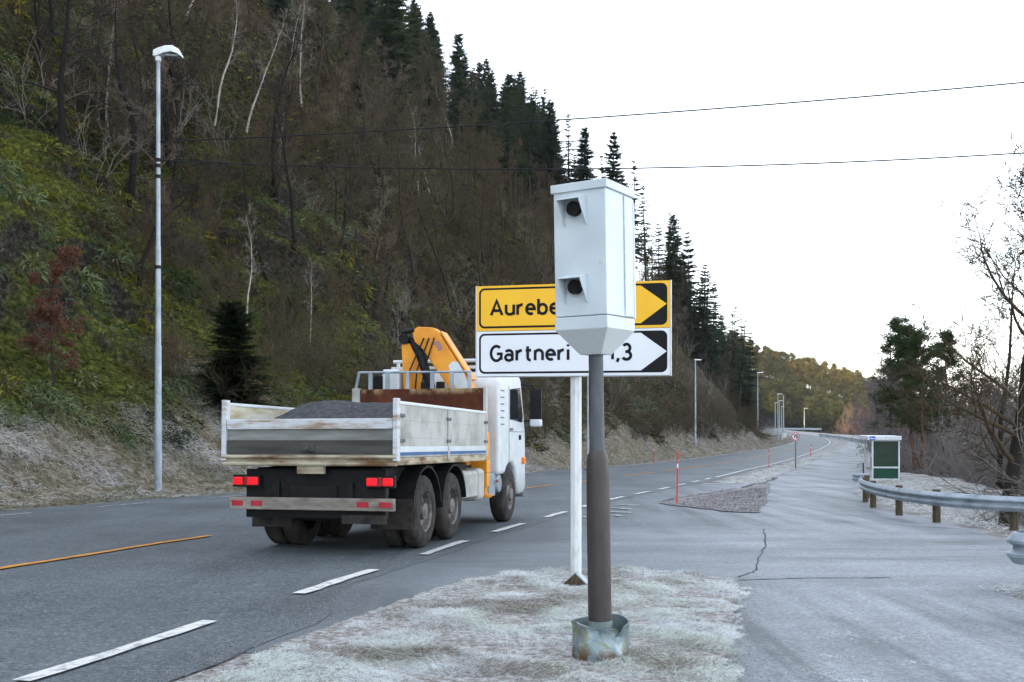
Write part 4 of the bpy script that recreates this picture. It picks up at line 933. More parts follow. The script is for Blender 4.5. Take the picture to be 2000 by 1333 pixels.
# dented zinc collar, open at the top
nn = 72; prof = [(0., 0), (.25, 0), (.5, 0), (.75, 0), (.93, 0), (1., 0)]; V = []; fs = []
for wall in (0, 1):
    for (u, _) in prof:
        for k in range(nn):
            a = 2 * math.pi * k / nn; rr = .203 - .004 * wall + .012 * (u > .95) * (1 - wall)
            dent = .075 * math.exp(-((a - 4.45) / .34) ** 2) * sstep((u - .45) / .5) + .06 * math.exp(-((a - 5.42) / .22) ** 2) * math.exp(-((u - .72) / .22) ** 2) + .03 * math.exp(-((a - 3.5) / .2) ** 2) * u
            hh = .285 * u - (.035 * math.exp(-((a - 4.5) / .5) ** 2) + .045 * math.exp(-((a - 5.45) / .18) ** 2) - .012 * math.sin(2 * a)) * u ** 3
            rr = rr - dent + .004 * math.sin(7 * a + 3 * u)
            V.append((rr * math.cos(a), rr * math.sin(a), hh + .0 * wall))
np_ = len(prof)
for wall in (0, 1):
    for i in range(np_ - 1):
        for k in range(nn):
            o = wall * np_ * nn; q = (o + i * nn + k, o + i * nn + (k + 1) % nn, o + (i + 1) * nn + (k + 1) % nn, o + (i + 1) * nn + k); fs.append(q if wall == 0 else q[::-1])
for k in range(nn): fs.append(((np_ - 1) * nn + k, (np_ - 1) * nn + (k + 1) % nn, (2 * np_ - 1) * nn + (k + 1) % nn, (2 * np_ - 1) * nn + k))
b = MB(); b.add(V, fs); b.build('base_collar', M['bucket'], sc_, True, angle=60)
# cabinet: local x along the front face to the right, y into the box, z up
W_, D_ = .405, .455; zb = zt - .935
cab = link('cabinet', None, sc_) if False else None
Rm = Matrix.Rotation(-RZ, 4, 'Z')
def L2(b): 
    b.v = [tuple(Rm @ Vector(p)) for p in b.v]; return b
hw, hd = W_ / 2, D_ / 2
b = MB(); b.box(-hw, hw, -hd, hd, zb + .003, zt - .055); cabinet = L2(b).build('cabinet', M['box'], sc_, bevel=.006)
b = MB(); b.box(-hw - .016, hw + .016, -hd - .016, hd + .022, zt - .06, zt); L2(b).build('lid', M['box'], sc_, bevel=.005)
b = MB(); b.box(-hw - .003, hw + .003, -hd - .003, hd + .003, zb - .092, zb - .002)
z1, z2 = zb - .092, zb - .262; sm = .085; L2(b).build('collar_band', M['box'], sc_, bevel=.004)
b = MB(); b.frustum([(-sm, -sm, z2), (sm, -sm, z2), (sm, sm, z2), (-sm, sm, z2)], [(-hw - .002, -hd - .002, z1), (hw + .002, -hd - .002, z1), (hw + .002, hd + .002, z1), (-hw - .002, hd + .002, z1)]); L2(b).build('hopper_base', M['boxlow'], sc_, bevel=.004)
b = MB(); b.box(hw + .001, hw + .006, -.075 + hd - .085, hd + .004, zb + .01, zt - .07); b.box(hw + .002, hw + .010, hd - .012, hd + .012, zb - .0, zt - .1)
for q in range(4): b.box(hw + .004, hw + .009, hd - .16, hd - .152, zb + .06 + .21 * q, zb + .24 + .21 * q)
L2(b).build('door_edge', M['box'], sc_, bevel=.002)
for wz in (zt - .19, zt - .735):
    x0, x1 = -.115, .058
    b = MB()
    yo, zt_, zl = -hd - .125, wz + .082, wz - .115
    b.prism([(-hd - .001, zt_ + .012), (yo, zt_ - .022), (yo, zt_ - .028), (-hd - .001, zt_ + .005)], 'x', x0, x1)
    for xx in (x0, x1 - .005): b.prism([(-hd - .001, zt_ + .005), (yo, zt_ - .026), (-hd - .022, zl + .02), (-hd - .001, zl)], 'x', xx, xx + .005)
    hood = L2(b).build('window_hood', M['box'], sc_)
    b = MB(); b.lathe([(.050, -.0), (.050, .049), (.036, .036), (.034, .012)], 24, (-.028, -hd - .05, wz + .002), 'y'); L2(b).build('camera_lens', M['black'], hood, True)
b = MB(); b.lathe([(.004, -.004), (.004, 0)], 10, (.155, -hd - .0005, zb + .36), 'y'); L2(b).build('rivet', M['galvdark'], sc_)

# ------------------------------------------------------------ direction sign behind it
pL, pR = Pt(931, 560, 10.95), Pt(1309, 547, 10.41)
ux = (pR - pL); wS = Vector((ux.x, ux.y)).length; aS = math.atan2(ux.y, ux.x); SX, SY = (1125 - 1000) / F * 10.72, 10.72
zg = float(g(SY)); sg = thing('direction_sign', 'yellow and white direction sign on a white post behind the speed camera', 'road sign', (SX, SY + .05, zg), aS)
off = Vector((pL.x - SX, pL.y - SY - .05)); x0 = off.x * math.cos(aS) + off.y * math.sin(aS); yF = -off.x * math.sin(aS) + off.y * math.cos(aS)
zt_ = pL.z - zg; hS = .990
def board(name, z0, z1, base, mats, text, extra):
    b = MB(); b.box(x0, x0 + wS, yF, yF + .03, z0, z1, 0); h = z1 - z0; r = .06
    face(b, rrect(x0 + .028, x0 + wS - .030, z0 + .028, z1 - .024, .062), yF - .002, 1)
    a0, a1, c0, c1, tip = x0 + .050, x0 + wS * .855, z0 + .050, z1 - .046, x0 + wS - .036
    poly = [(a1, c1)] + arc(a0 + .045, c1 - .045, .045, .045, 90, 180, 6) + arc(a0 + .045, c0 + .045, .045, .045, 180, 270, 6) + [(a1, c0), (tip, (c0 + c1) / 2)]
    face(b, poly, yF - .004, 0)
    for s, xx, k in text: write(b, s, x0 + xx, z0 + h * .345, .166 * k, yF - .0065, 1, .19, .265)
    for m in extra: write(b, m[0], x0 + m[1], z0 + h * .345, .166, yF - .0065, 1, .19, .265)
    return b.build(name, mats, sg)
board('yellow_board', zt_ - hS * .497, zt_, None, [M['sy'], M['sk']], [('Aurebekk', .168, 1)], [])
board('white_board', zt_ - hS, zt_ - hS * .503, None, [M['sw'], M['sk']], [('Gartneri', .166, 1.0)], [('1,3', 1.468)])
b = MB(); b.box(x0 + wS, x0 + wS + .012, yF - .006, yF + .045, zt_ - hS - .01, zt_ + .004); b.box(x0 - .010, x0, yF - .006, yF + .045, zt_ - hS - .01, zt_ + .004)
b.box(x0, x0 + wS, yF + .031, yF + .05, zt_ - hS - .01, zt_ - hS + .03); b.box(x0, x0 + wS, yF + .031, yF + .05, zt_ - .05, zt_ - .02); b.build('board_frame', M['sgrey'], sg)
b = MB(); b.lathe([(.062, .1), (.062, zt_ - .2)], 8, (0, yF + .115, 0)); b.build('post', M['postw'], sg)
b = MB(); b.frustum([(-.2, yF - .1, -.02), (.24, yF - .1, -.02), (.24, yF + .32, -.02), (-.2, yF + .32, -.02)], [(-.19, yF - .09, .035), (.23, yF - .09, .035), (.23, yF + .31, .035), (-.19, yF + .31, .035)]); b.build('footing', M['concrete'], sg, bevel=.01)
b = MB(); b.prism([(-.13, .036), (.16, .036), (.012, .17)], 'y', yF - .02, yF + .045); b.build('gusset_plate', M['wood'], sg)
b = MB(); b.prism([(.165, .036), (.177, .042), (.022, .186), (.012, .176)], 'y', yF - .03, yF + .12); b.build('base_bracket', M['galv'], sg)
# ------------------------------------------------------------ lorry
gx, gy = -2.45, 15.04
uf = Vector((.2375, .971, -.0376 * .971)).normalized(); ur = Vector((.971, -.2375, .0376 * .2375)).normalized(); uz = ur.cross(uf)
lorry = thing('tipper_lorry', 'white tipper lorry with grey dropside bed full of gravel and an orange crane', 'lorry')
lorry.matrix_world = Matrix(((ur.x, uf.x, uz.x, gx), (ur.y, uf.y, uz.y, gy), (ur.z, uf.z, uz.z, float(g(gy)) + .02), (0, 0, 0, 1)))
T = lorry; yR, yF_ = -1.47, 3.12; hb = 1.29
b = MB()      # ladder frame and underbody
for s in (-1, 1): b.box(s * .42 - .05, s * .42 + .05, -1.2, 6.2, .72, 1.0)
b.box(-1.05, 1.05, -1.25, -1.12, .5, 1.18); b.box(-.95, .95, -1.12, 3.0, 1.0, 1.2); b.box(-.55, .55, -.7, 2.0, .42, .78)
b.box(-.9, .9, 3.2, 4.2, .55, 1.15); b.box(-.35, .35, -1.3, -1.2, .62, .95); b.build('chassis', M['black'], T, bevel=.01)
b = MB(); b.box(-hb, hb, yR, yF_, 1.24, 1.345); b.build('bed_floor', M['lip'], T, bevel=.01)
b = MB()
b.prism([(yR + .02, 1.347), (yR + .07, 1.347), (yR + .07, 1.86), (yR + .02, 1.86)], 'x', -hb + .06, hb - .06)
tail = b.build('tailgate', M['tailgrey'], T, bevel=.006)
b = MB(); b.box(-hb + .055, hb - .055, yR - .015, yR + .075, 1.735, 1.88); b.build('top_rail', M['tail'], tail, bevel=.01)
b = MB(); b.box(-hb + .055, hb - .055, yR - .004, yR + .019, 1.40, 1.585); b.build('lower_panel', M['taildark'], tail, bevel=.004)
b = MB(); b.tube([(-hb, yR - .02, 1.355), (hb, yR - .02, 1.355)], .026, 8); b.tube([(-hb, yR - .005, 1.26), (hb, yR - .005, 1.26)], .03, 8); b.build('tail_bar', M['lip'], tail, True)
b = MB(); b.box(-.10, .10, yR - .04, yR - .004, 1.42, 1.54); b.lathe([(.05, -.03), (.05, 0)], 12, (0, yR - .05, 1.49), 'y'); b.build('tail_latch', M['taildark'], tail, bevel=.01)
b = MB(); b.box(-.18, .22, yR + .02, yR + .1, 1.12, 1.24); b.build('hitch_plate', M['lip'], T, bevel=.01)
for s in (-1, 1):
    b = MB(); xo = s * hb; xi = s * (hb - .035); ym = (yR + yF_) / 2
    for ya, yb in ((yR + .10, ym - .03), (ym + .03, yF_ - .06)): 
        b.box(min(xo, xi), max(xo, xi), ya, yb, 1.35, 2.07)
        for zz2 in (1.62, 1.86): b.box(min(xo, xo + s * .004), max(xo, xo + s * .004), ya + .02, yb - .02, zz2, zz2 + .012)
    side = b.build('side_board', M['board'] if s > 0 else M['cream'], T, bevel=.006)
    b = MB(); b.box(min(xo, xi) - .012, max(xo, xi) + .012, yR + .08, yF_ - .05, 2.07, 2.115); b.build('top_cap', M['tw'], side, bevel=.008)
    b = MB(); b.box(min(xo + s * .004, xo + s * .009), max(xo + s * .004, xo + s * .009), yR + .11, yF_ - .07, 1.42, 1.50); b.build('white_stripe', M['tw'], side)
    b = MB(); b.box(min(xo + s * .004, xo + s * .010), max(xo + s * .004, xo + s * .010), yR + .11, yF_ - .07, 1.375, 1.417); b.build('blue_band', M['blue'], side)
    for yy2, hh2, mm in ((yR + .045, 2.15, 'lip'), (ym, 2.07, 'board')):
        b = MB(); b.box(min(xo - s * .05, xo + s * .018), max(xo - s * .05, xo + s * .018), yy2 - .045 - .03 * (hh2 > 2.1), yy2 + .045, 1.30, hh2); b.build('stake_post', M['tail'] if hh2 > 2.1 else M[mm], side, bevel=.008)
    for yy2 in (yR + .17, ym, yF_ - .09):
        for zz2 in (1.58, 1.92):
            b = MB(); b.box(min(xo, xo + s * .035), max(xo, xo + s * .035), yy2 - .08, yy2 + .08, zz2 - .025, zz2 + .025); b.lathe([(.022, 0), (.018, .03)], 10, (xo + s * .02, yy2, zz2), 'x'); b.build('latch', M['galvdark'], side, bevel=.006)
# load of gravel
n1, n2 = 60, 46; ys = np.linspace(yR + .075, yF_ - .06, n1); xs = np.linspace(-hb + .045, hb - .045, n2); YYl, XXl = np.meshgrid(ys, xs, indexing='ij')
hump = 1.79 + .35 * sstep((YYl - yR - .02) / 1.15) + .05 * fbm(XXl * 1.8, YYl * 1.8, 4, 3) + .05 * np.exp(-((XXl + .1) / .3) ** 2) * sstep((YYl - yR) / 1.)
hump = np.minimum(hump, 1.90 + .8 * (XXl + .80) + .05 * fbm(XXl * 3, YYl * 2, 3, 6)); hump = np.minimum(hump, 2.02 + .5 * (hb - .05 - XXl)); hump = np.maximum(hump, 1.36)
me = fast_mesh('gravel_load', np.stack([XXl, YYl, hump], -1), [gridfaces(n1, n2)[:, ::-1]], [M['sand']], smooth=True)
ld = link('gravel_load', me); ld.matrix_world = lorry.matrix_world.copy(); tag(ld, 'heap of dark gravel lying in the bed of the lorry', 'gravel heap')
# headboard with rail
b = MB(); b.box(-hb + .16, hb - .06, yF_ + .0, yF_ + .05, 1.36, 2.54); hbrd = b.build('headboard', M['rust'], T, bevel=.008)
hbrd.location.z = 0
for s, ww in ((-1, .15), (1, .06)):
    b = MB(); b.box(min(s * hb, s * (hb - ww)), max(s * hb, s * (hb - ww)), yF_ - .02, yF_ + .09, 1.3, 2.56); b.build('corner_post', M['board'], hbrd, bevel=.01)
b = MB(); b.tube([(-1.18, yF_ + .05, 2.86), (.98, yF_ + .05, 2.84)], .022, 8); b.tube([(-1.18, yF_ + .05, 2.86), (-1.26, yF_ + .1, 2.55)], .03, 8)
for xx in (-.95, -.62, -.22, .25, .62, .96): b.box(xx - .035, xx + .035, yF_ + .03, yF_ + .07, 2.53, 2.85)
b.build('guard_rail', M['galv'], hbrd, True)
# crane between bed and cab
yc = 3.62
def plate(name, poly, ya, yb, m, par, bev=.015): 
    b = MB(); b.prism(poly, 'y', ya, yb); return b.build(name, m, par, bevel=bev)
crane = plate('crane_boom', [(.98, 2.0), (1.02, 2.3), (.86, 2.72), (.27, 3.62), (.16, 3.70), (-.14, 3.72), (-.25, 3.64), (-.20, 3.44), (-.04, 3.30), (.52, 2.5), (.66, 2.0)], yc - .17, yc + .17, M['orange'], T, .02)
b = MB(); b.prism([(.89, 2.71), (.30, 3.61), (.33, 3.63), (.925, 2.73)], 'y', yc - .175, yc + .175); b.build('boom_edge', M['orange'], crane, bevel=.008)
bl = MB(); pb = [(.47, 2.98), (.55, 3.06), (.66, 3.04), (.76, 2.86), (.98, 2.32), (.97, 2.1), (.74, 2.1), (.68, 2.34)]
face(bl, pb, yc - .1765, 0); bl.build('boom_decal', M['tw'], crane)
b = MB(); write(b, '099', .19, 3.40, .10, yc - .177, 0, .22, .18, 1.0, math.radians(-62)); b.build('boom_number', M['sticker'], crane)
for q_ in range(3):
    b = MB(); b.tube([(-.3 + .1 * q_, yc - .19, 2.2), (-.26 + .14 * q_, yc - .24, 2.9), (.0 + .1 * q_, yc - .2, 3.5)], .014, 6); b.build('hose', M['black'], crane, True)
arm = plate('crane_arm', [(-.47, 3.40), (-.28, 3.42), (-.05, 2.9), (.06, 2.1), (-.40, 2.1)], yc - .13, yc + .13, M['orange'], T, .015)
b = MB(); b.tube([(-.36, yc - .05, 3.56), (-.08, yc - .16, 3.2), (.12, yc - .16, 2.6), (.15, yc - .16, 2.1)], [.05, .085, .085, .07], 12); b.lathe([(.1, -.2), (.1, .2)], 16, (-.40, yc, 3.50), 'y'); b.tube([(-.44, yc - .15, 3.62), (-.2, yc - .15, 3.66)], .045, 8); b.build('hydraulic_cylinder', M['black'], arm, True)
b = MB(); b.box(-.30, .36, yc - .25, yc + .25, 1.15, 2.15); b.lathe([(.2, 1.1), (.2, 2.3)], 16, (.72, yc, 0)); b.box(-1.2, 1.2, yc - .12, yc + .12, 1.0, 1.22); b.build('crane_base', M['orange'], T, bevel=.02)
b = MB(); b.box(-.82, -.48, yc - .2, yc + .1, 2.1, 2.93); b.build('control_box', M['tw'], T, bevel=.03)
b = MB(); b.box(-1.08, -.84, yc - .2, yc + .1, 2.2, 2.82); b.build('cooler_box', M['black'], T, bevel=.02)
for xx in (.04, .34):
    b = MB(); b.box(xx - .07, xx + .07, yc - .3, yc - .18, 2.0, 2.68); b.build('valve_block', M['black'], T, bevel=.02)
for s in (-1, 1):
    b = MB(); b.box(s * 1.12 - .07, s * 1.12 + .07, yc - .1, yc + .1, .75, 1.75); b.lathe([(.13, .55), (.15, .6), (.05, .62), (.05, .8)], 14, (s * 1.12, yc, 0)); b.build('stabiliser_leg', M['orange'], T, bevel=.012)
# cab
def section(x_, inset, top): return None
prof = [(4.25, .95), (4.25, 2.72), (4.42, 2.93), (5.6, 3.02), (6.05, 2.90), (6.36, 2.1), (6.46, 1.75), (6.50, .62), (6.25, .50), (5.78, .50), (5.72, .80), (5.58, 1.02), (5.36, 1.15), (5.1, 1.17), (4.86, 1.08), (4.70, .95)]
b = MB(); b.prism(prof, 'x', -1.235, 1.235); cabo = b.build('cab', M['cab'], T, bevel=.07, seg=3)
b = MB(); b.box(-1.05, 1.05, 4.5, 5.3, 3.0, 3.06); b.tube([(-1.0, 4.5, 3.16), (1.0, 4.5, 3.16)], .035, 8)
for xx in (-.9, 0, .9): b.box(xx - .03, xx + .03, 4.48, 4.53, 3.0, 3.16)
b.build('roof_bar', M['tw'], cabo, bevel=.008)
for s in (-1, 1):
    xo = s * 1.237
    b = MB(); wp = [(5.08, 2.02), (5.08, 2.62), (5.95, 2.70), (6.20, 2.10), (6.12, 1.98)]
    b.prism(wp, 'x', min(xo, xo + s * .004), max(xo, xo + s * .004)); b.build('side_window', M['glass'], cabo)
    b = MB(); dp = [(5.02, 1.2), (5.02, 2.68), (5.0, 2.68), (5.0, 1.2)]; b.prism(dp, 'x', min(xo, xo + s * .003), max(xo, xo + s * .003)); b.box(min(xo, xo + s * .03), max(xo, xo + s * .03), 5.08, 5.24, 1.80, 1.85)
    b.box(min(xo, xo + s * .003), max(xo, xo + s * .003), 5.02, 6.3, 1.78, 1.79)
    for q in range(6): b.box(min(xo, xo + s * .004), max(xo, xo + s * .004), 4.34, 4.62, 1.9 + q * .13, 1.925 + q * .13)
    b.build('door_seam', M['galvdark'], cabo)
    b = MB(); b.box(min(xo, xo + s * .03), max(xo, xo + s * .03), 5.85, 5.95, 1.62, 1.72); b.build('door_lock', M['black'], cabo, bevel=.006)
    b = MB(); b.tube([(s * 1.2, 6.08, 2.78), (s * 1.42, 6.28, 2.76), (s * 1.5, 6.30, 2.6)], .022, 8); b.tube([(s * 1.22, 6.3, 2.02), (s * 1.46, 6.30, 2.02)], .02, 8); b.box(s * 1.50 - .12, s * 1.50 + .12, 6.26, 6.34, 2.05, 2.68)
    mir = b.build('mirror', M['black'], T, bevel=.025)
    b = MB(); b.box(s * 1.50 - .12, s * 1.50 + .12, 6.22, 6.40, 1.90, 2.05); b.build('mirror_cap', M['tw'], mir, bevel=.03)
    b = MB(); b.box(min(s * 1.22, s * 1.30), max(s * 1.22, s * 1.30), 6.1, 6.22, 1.12, 1.26); b.build('indicator_light', M['amber'], cabo, bevel=.015)
b = MB(); b.prism([(6.395, 2.05), (6.405, 2.05), (6.10, 2.86), (6.09, 2.86)], 'x', -1.1, 1.1); b.build('windscreen', M['glass'], cabo)
b = MB(); b.box(-1.2, 1.2, 6.46, 6.56, .42, .75); b.build('front_bumper', M['galvdark'], T, bevel=.03)
# tanks, boxes on the right; mirrored tool box on the left
b = MB(); b.prism([(.80, .50), (1.2, .62), (1.2, 1.03), (1.16, 1.08), (.80, 1.08)], 'y', 2.02, 2.88); b.build('tool_box', M['board'], T, bevel=.02)
b = MB(); b.prism(rrect(.72, 1.2, .52, 1.1, .1, 5), 'y', 2.95, 3.32); b.build('fuel_tank', M['board'], T, bevel=.04)
b = MB(); b.box(.75, 1.15, 3.85, 4.28, .55, .98); b.lathe([(.17, -.15), (.19, 0), (.17, .1)], 18, (1.1, 4.42, .78), 'x'); b.build('air_tank', M['galv'], T, bevel=.02)
b = MB(); b.box(1.19, 1.205, 4.2, 4.3, .8, .86); b.build('side_reflector', M['redmark'], T)
b = MB(); b.prism(rrect(-1.2, -.72, .52, 1.1, .1, 5), 'y', 2.02, 3.3); b.build('tool_box', M['galvdark'], T, bevel=.03)
# wheels
def wheel(y, s, dual, par):
    wd = .56 if dual else .31; r = .535; xo = s * 1.215; xi = s * (1.215 - wd); sg2 = s
    b = MB(); half = wd / (2 if dual else 1) - (.02 if dual else 0)
    for k in range(2 if dual else 1):
        a = xo - s * k * (half + .04); e = a - s * half
        pr = [(.30, 0), (.36, .0), (.46, .005), (.515, .03), (.535, .06), (.535, half - .06), (.515, half - .03), (.46, half), (.30, half)]
        b.lathe([(rr, (0 - t)) for rr, t in pr] if s > 0 else [(rr, t) for rr, t in pr], 44, (a, y, r), 'x', cap=False)
        for gidx in (.28, .5, .72): pass
    tyre = b.build('wheel', M['rubber'], par, True, angle=40)
    b = MB(); ds = -s
    pr = [(.30, .0), (.305, .015), (.285, .03), (.275, .12 if dual else .05), (.20, .15 if dual else .06), (.13, .13 if dual else .02), (.12, .02 if dual else -.03), (.0, .0 if dual else -.04)]
    b.lathe([(rr, ds * t) for rr, t in pr], 40, (xo, y, r), 'x', cap=False)
    for k in range(10):
        a = k * math.pi / 5; b.lathe([(.016, ds * (.15 if dual else .065) - ds * .03), (.016, ds * (.15 if dual else .065))], 8, (xo, y + .235 * math.cos(a) * .9, r + .235 * math.sin(a) * .9), 'x')
    b.build('rim', M['rim'], tyre, True, angle=40)
for s in (-1, 1):
    for y, d in ((0, True), (1.37, True), (5.2, False)): wheel(y, s, d, T)
    for y in (0, 1.37):
        b = MB(); n = 14; A = [(y + .66 * math.cos(math.radians(8 + 172 * i / n)), .55 + .66 * math.sin(math.radians(8 + 172 * i / n))) for i in range(n + 1)]; A2 = [(y + .635 * math.cos(math.radians(8 + 172 * i / n)), .55 + .635 * math.sin(math.radians(8 + 172 * i / n))) for i in range(n + 1)]
        xa, xb = sorted((s * .62, s * 1.24)); vs = [(xa, p, q) for p, q in A] + [(xb, p, q) for p, q in A] + [(xa, p, q) for p, q in A2] + [(xb, p, q) for p, q in A2]; m_ = n + 1
        f = []
        for i in range(n): f += [(i, i + 1, m_ + i + 1, m_ + i), (2 * m_ + i, 3 * m_ + i, 3 * m_ + i + 1, 2 * m_ + i + 1), (m_ + i, m_ + i + 1, 3 * m_ + i + 1, 3 * m_ + i), (i, 2 * m_ + i, 2 * m_ + i + 1, i + 1)]
        b.add(vs, f); b.build('mudguard', M['black'], T, True)
    b = MB(); b.box(min(s * .62, s * 1.24), max(s * .62, s * 1.24), -.72, -.70, .32, .75); b.build('mud_flap', M['rubber'], T)
    # lamps
    c = s * 1.0
    b = MB(); b.box(c - .21, c + .21, yR + .12, yR + .22, .93, 1.10); lampo = b.build('tail_lamp', M['black'], T, bevel=.015)
    for xx, ww in ((c - s * .11, .08), (c + s * .12, .075)): 
        b = MB(); b.box(xx - ww, xx + ww, yR + .095, yR + .125, .96, 1.07); b.build('lamp_lens', M['tl'], lampo, bevel=.02)
    b = MB(); b.box(c - .035, c + .035, yR + .1, yR + .125, .95, 1.08); b.build('lamp_lens', M['tl2'], lampo, bevel=.01)
b = MB(); b.box(-1.22, 1.22, yR + .06, yR + .16, .62, .79); bp = b.build('rear_bumper', M['beige'], T, bevel=.012)
for xx in (-1.1, -.8, .78, 1.1):
    b = MB(); b.box(xx - .085, xx + .085, yR + .052, yR + .06, .67, .745); b.build('red_marker', M['redmark'], bp)
for s in (-1, 1):
    b = MB(); b.box(s * .55 - .04, s * .55 + .04, yR + .16, -1.12, .6, 1.0); b.build('bumper_bracket', M['black'], T)
b = MB(); b.box(.45, 1.1, yR + .12, yR + .14, .44, .56); b.build('spray_flap', M['rubber'], T)
# ------------------------------------------------------------ lamp posts and cables
def lamp_post(Y, px, base, top, lum, label, old=False, r=.09, group=None, rz=0.):
    p0 = Pt(px, base, Y); p1 = Pt(px, top, Y); h = p1.z - p0.z
    t = thing('street_lamp', label, 'street lamp', (p0.x, p0.y, p0.z), rz, group)
    if old: prof = [(r, 0), (r, h * .16), (r * .93, h * .165), (r * .9, h * .335), (r * .78, h * .34), (r * .72, h * .56), (r * .62, h * .565), (r * .55, h - .18)]
    else: prof = [(r, 0), (r, h * .12), (r * .8, h * .13), (r * .5, h - .05)]
    MB().lathe(prof, 16).build('pole', M['galv'], t, True)
    MB().lathe([(r * 2.2, -.05), (r * 2.2, .05), (r * 1.2, .09), (r * 1.2, .16)], 14).build('base_plate', M['galvdark'], t, True)
    b = MB()
    if old:
        b.lathe([(.06, h - .32), (.085, h - .30), (.085, h - .20), (.07, h - .16)], 14)
        L = lum; sec = []
        for u, zz2, hh, ww in ((-.18, .0, .20, .09), (0, .02, .24, .10), (.3, .08, .24, .15), (.6, .10, .22, .19), (.85, .05, .17, .17), (1., -.02, .05, .10)):
            sec.append([(u * L, -ww, zz2 + h - .17), (u * L, ww, zz2 + h - .17), (u * L, ww * .8, zz2 + h - .17 + hh * .8), (u * L, ww * .35, zz2 + h - .17 + hh), (u * L, -ww * .35, zz2 + h - .17 + hh), (u * L, -ww * .8, zz2 + h - .17 + hh * .8)])
        vs = [p for q in sec for p in q]; k = 6
        fs = [(i * k + j, i * k + (j + 1) % k, (i + 1) * k + (j + 1) % k, (i + 1) * k + j) for i in range(len(sec) - 1) for j in range(k)] + [list(range(k)), [(len(sec) - 1) * k + j for j in range(k)][::-1]]
        b.add(vs, fs); head = b.build('lamp_head', M['lampw'], t, True, angle=50)
        bb = MB(); bb.prism([(.22 * L, h - .11), (.95 * L, h - .14), (.8 * L, h - .20), (.4 * L, h - .19)], 'y', -.13, .13); bb.build('diffuser', M['lens'], head, bevel=.03)
        for zz2, ww in ((7.0 / 13.6 * h, 0), (.755 * h, 1), (.742 * h, 1), (.718 * h, 1)): MB().lathe([(r * .9, zz2 - .05), (r * .9, zz2 + .05)], 14).build('clamp', M['black'], t)
    else:
        b.frustum([(-.1, -.12, h - .06), (lum, -.14, h - .04), (lum, .14, h - .04), (-.1, .12, h - .06)], [(-.08, -.08, h + .06), (lum - .06, -.09, h + .05), (lum - .06, .09, h + .05), (-.08, .08, h + .06)])
        head = b.build('lamp_head', M['lampw'], t, bevel=.02); bb = MB(); bb.box(.12, lum - .05, -.11, .11, h - .08, h - .055); bb.build('diffuser', M['lens'], head)
    return t
GL_ = 'lamp posts along the left road edge'
l1 = lamp_post(29.57, 309, 970, 100, .72, 'tall grey lamp post nearest the left roadside, carrying two cables', True, .105)
lamp_post(99.5, 1358, 890, 703, .62, 'grey lamp post at the foot of the frosted bank, second from the camera', False, .13, GL_, .1)
lamp_post(147.8, 1480, 878, 728, .8, 'thin lamp post in front of the frosted rock knoll', False, .12, GL_, .1)
lamp_post(205, 1519, 862, 770, 1.0, 'lamp post with the brightest white head by the far bend', False, .16, GL_, .1)
lamp_post(262, 1514, 850, 787, 1.0, 'short lamp post leftmost of the cluster at the far bend', False, .17, GL_, .1)
lamp_post(275, 1522, 850, 783, 1.0, 'lamp post just right of the brightest one at the far bend', False, .17, GL_, .1)
lamp_post(330, 1526, 845, 794, 1.0, 'shortest lamp post of the cluster at the far bend', False, .18, GL_, .1)
lamp_post(384, 1571, 841, 798, 1.4, 'lone lamp post before the dark wood beyond the far bend', False, .2, GL_, .0)
lamp_post(57, 1148, 918, 700, .5, 'lamp post hidden behind the sign post and the camera pole', False, .075, GL_, .1)
p0 = Pt(1530, 842, 265); up = thing('utility_pole', 'tall bare pole without a lamp at the far bend', 'pole', p0)
MB().lathe([(.2, -.2), (.13, (842 - 773) * 265 / F)], 10).build('shaft', M['galv'], up, True); MB().lathe([(.13, 0), (.03, .12)], 10, (0, 0, (842 - 773) * 265 / F)).build('cap', M['galvdark'], up)
def cable(name, label, a, c, sag, r=.016, n=40):
    pts = [a.lerp(c, i / n) - Vector((0, 0, sag * 4 * (i / n) * (1 - i / n))) for i in range(n + 1)]
    o = MB().tube(pts, r, 6).build(name, M['wire'], None, True); return tag(o, label, 'cable')
lp = Vector(l1.location)
k_ = 29.6
cable('overhead_cable', 'upper black cable strung across the road from the tall lamp post', Pt(313, 277, 29.57), Pt(3000, 96 - 40, 24.0), .35, .02)
cable('overhead_cable', 'lower black cable strung across the road from the tall lamp post', Pt(313, 313, 29.57), Pt(3000, 232 - 20, 24.0), .75, .02)
cable('stay_wire', 'thin pale wire from the tall lamp post to the upper left', Pt(300, 322, 29.5), Pt(-700, 20, 30), .5, .006)
# ------------------------------------------------------------ red snow stakes, speed sign
def stake(px, base, h_px, Y, label, lean=0.):
    p = Pt(px, base, Y); h = h_px * Y / F; r = max(.019, .00034 * Y)
    t = thing('snow_stake', label, 'snow stake', p, 0, 'red snow stakes along the road'); t.rotation_euler = (0, lean, 0)
    MB().lathe([(r, -.1), (r, h * .68)], 10).build('lower_stem', M['redpole'], t, True); MB().lathe([(r * 1.02, h * .68), (r * 1.02, h * .76)], 10).build('reflector_band', M['refl'], t, True)
    MB().lathe([(r, h * .76), (r, h * .99), (r * .4, h)], 10).build('upper_stem', M['redpole'], t, True)
stake(1322, 986, 105, 25.6, 'red stake with white band standing in the gravel patch, nearest of all', .02)
stake(1277, 905, 36, 73, 'red stake at the foot of the left bank across the road', -.01)
stake(1502, 911, 34, 63, 'red stake left of the speed limit sign', 0)
stake(1583, 892, 25, 93, 'red stake right of the speed limit sign beside the bend', .05)
stake(1687, 893, 16, 74, 'red stake beside the far guard rail end left of the bus shelter', .08)
p = Pt(1554, 917, 61); t = thing('speed_limit_sign', 'round red and white speed limit sign on the verge before the bend', 'road sign', p, -.2)
